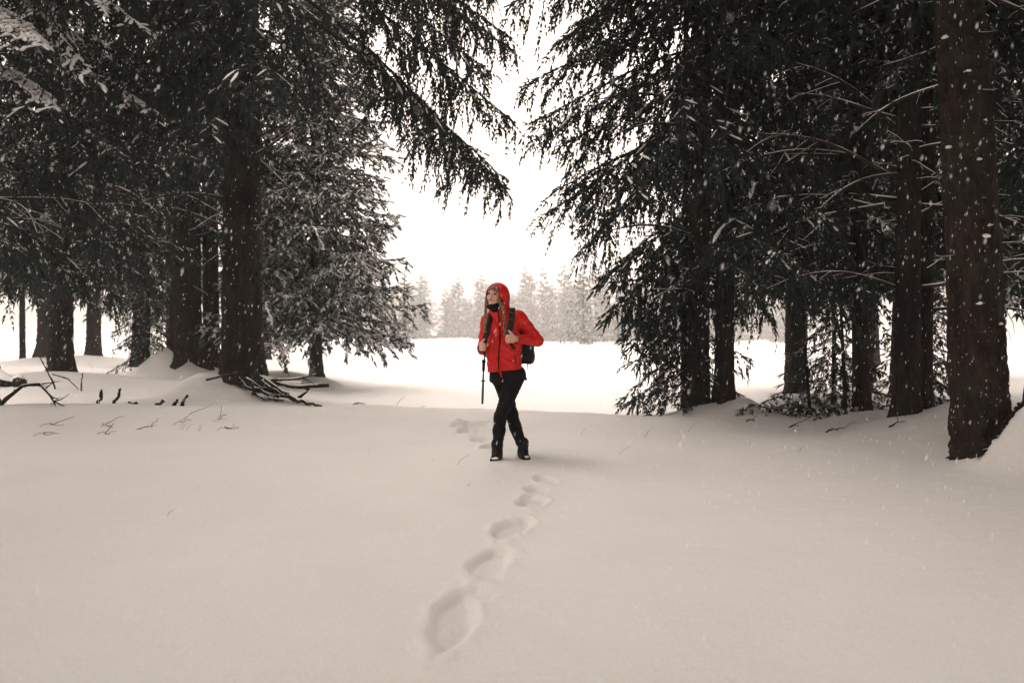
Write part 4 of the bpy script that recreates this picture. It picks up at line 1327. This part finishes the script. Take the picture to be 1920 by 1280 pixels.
def band(name, pts, w, th, mat, parent, wd=(1, 0, 0)):
    P = np.array(pts, float)
    n = 24
    u = np.linspace(0, len(P) - 1, n)
    k0 = np.clip(u.astype(int), 0, len(P) - 2)
    P = np.stack([np.interp(u, np.arange(len(P)), P[:, k]) for k in range(3)], -1)
    for _ in range(3):
        P[1:-1] = (P[:-2] + 2 * P[1:-1] + P[2:]) / 4
    T = np.gradient(P, axis=0)
    T /= np.linalg.norm(T, axis=1)[:, None]
    W = np.tile(np.array(wd, float), (n, 1))
    W = W - (W * T).sum(1)[:, None] * T
    W /= np.linalg.norm(W, axis=1)[:, None]
    N = np.cross(W, T)
    prof = [(-1, -0.6), (-0.8, -1), (0.8, -1), (1, -0.6), (1, 0.6), (0.8, 1), (-0.8, 1), (-1, 0.6)]
    V = np.stack([P + W * w * 0.5 * a + N * th * 0.5 * b for a, b in prof], 1).reshape(-1, 3)
    m = len(prof)
    i = np.arange(n - 1)[:, None] * m
    j = np.arange(m)[None]
    F = np.stack([i + j, i + (j + 1) % m, i + m + (j + 1) % m, i + m + j], -1).reshape(-1, 4)
    ends = np.array([list(range(m))[::-1], [(n - 1) * m + q for q in range(m)]])
    return obj(name, make_mesh(name, V, [(F, 0), (ends, 0)], [mat]), parent)
s1 = band('shoulder_strap', [(0.02, 0.13, 1.33), (0.030, 0.05, 1.452), (0.028, -0.03, 1.44), front(0.024, 1.37, -0.008), front(0.016, 1.29, -0.010), (-0.008, -0.196, 1.20), (-0.004, -0.192, 1.13)], 0.052, 0.016, M['pack'], pack)
s2 = band('shoulder_strap', [(-0.155, 0.14, 1.37), (-0.165, 0.06, 1.418), (-0.172, -0.02, 1.40), front(-0.180, 1.33, -0.008), front(-0.196, 1.24, -0.008), (-0.232, -0.145, 1.14), (-0.230, -0.145, 1.06)], 0.046, 0.014, M['pack'], pack)
band('lower_strap', [(-0.002, -0.19, 1.14), front(0.040, 1.08, -0.008), (0.10, -0.06, 1.04), (0.155, 0.06, 1.02)], 0.026, 0.006, M['pack'], pack, (0.5, 0, 1))
band('lower_strap', [(-0.230, -0.145, 1.07), (-0.225, -0.07, 1.0), (-0.16, 0.12, 0.98)], 0.02, 0.005, M['pack'], pack)
band('compression_strap', [(0.20, 0.10, 1.06), (0.235, 0.09, 1.045), (0.285, 0.08, 1.015)], 0.012, 0.005, M['pack'], pack, (0, 1, 0))
band('compression_strap', [(0.175, 0.10, 0.97), (0.172, 0.09, 0.93), (0.176, 0.085, 0.87)], 0.010, 0.004, M['pack'], pack)
g = Geo()
for z in (1.405, 1.34):
    p = front(0.024, z, -0.018)
    g.tube([p + [-0.03, 0.003, 0], p, p + [0.03, 0.003, 0]], 0.006, 6)
obj('buckle', g.mesh('buckle', [M['metal']]), s1)

# ---- folded pole hanging at her side
pole = bpy.data.objects.new('hiking_pole', None)
pole.location = (PX, PY, PZ)
col.objects.link(pole)
tag(pole, 'folded black hiking pole hanging beside the red jacket', 'pole')
a, b = np.array([-0.236, -0.03, 0.965]), np.array([-0.250, -0.03, 0.560])
q = np.linspace(0, 1, 9)[:, None]
g = Geo()
g.tube(a + (b - a) * q, np.array([0.008, 0.008, 0.008, 0.009, 0.010, 0.011, 0.011, 0.011, 0.010]), 8)
obj('shaft', g.mesh('shaft', [M['metal']]), pole)
g = Geo()
g.tube(a + (b - a) * (q * 0.28 - 0.02), np.array([0.010, 0.021, 0.018, 0.014, 0.016, 0.014, 0.015, 0.014, 0.010]), 8)
obj('grip', g.mesh('grip', [M['rubber']]), pole)
g = Geo()
c = a + (b - a) * 0.47
g.tube([c + [0, 0, 0.008], c, c - [0, 0, 0.008]], [0.012, 0.026, 0.012], 10)
obj('basket', g.mesh('basket', [M['rubber']]), pole)
band('wrist_loop', [(-0.230, -0.10, 1.07), (-0.225, -0.06, 1.02), (-0.232, -0.03, 0.965)], 0.014, 0.004, M['pack'], pole)

# ------------------------------------------------------------------ falling snow
r = np.random.default_rng(99)
def flakes(n, y0, y1, s0, s1):
    u = r.random(n)
    y = (y0 ** 3 + (y1 ** 3 - y0 ** 3) * u) ** (1 / 3)
    x = r.uniform(-0.85, 0.85, n) * y
    z = 1.3 + r.uniform(-0.6, 0.62, n) * y
    ok = z > height(x, y, False) + 0.05
    P = np.stack([x, y, z], -1)[ok]
    m = len(P)
    D = np.array([0.22, 0.05, 1.0]) + r.normal(size=(m, 3)) * 0.10
    L = r.uniform(s0, s1, m)
    W = r.uniform(0.17, 0.27, m) * L
    return spindles(P, D, L, W, r)
g = Geo()
for n, y0, y1, s0, s1 in ((120, 0.9, 2.2, 0.006, 0.014), (8500, 2.2, 7.0, 0.009, 0.027), (5000, 7.0, 16.0, 0.011, 0.030)):
    V, F = flakes(n, y0, y1, s0, s1)
    g.add(V, F)
o = obj('falling_snow', g.mesh('falling_snow', [M['flake']], False))
tag(o, 'white snowflakes falling through the whole clearing', 'snowflakes', kind='stuff')

# ------------------------------------------------------------------ haze
hm = bpy.data.materials.new('haze')
hm.use_nodes = True
ht = hm.node_tree
ht.nodes.clear()
ho = ht.nodes.new('ShaderNodeOutputMaterial')
pv = ht.nodes.new('ShaderNodeVolumePrincipled')
pv.inputs['Color'].default_value = (0.5, 0.5, 0.5, 1)
pv.inputs['Density'].default_value = 0.0022
ht.links.new(pv.outputs[0], ho.inputs['Volume'])
X, Y0, Y1, Z0, Z1 = 640.0, -80.0, 930.0, -12.0, 27.0
V = np.array([(sx * X, y, z) for z in (Z0, Z1) for y in (Y0, Y1) for sx in (-1, 1)])
F = np.array([[0, 2, 3, 1], [4, 5, 7, 6], [0, 1, 5, 4], [2, 6, 7, 3], [0, 4, 6, 2], [1, 3, 7, 5]])
o = obj('haze', make_mesh('haze', V, [(F, 0)], [hm], False))
tag(o, 'pale snowy haze hanging over the meadow', 'haze', kind='stuff')
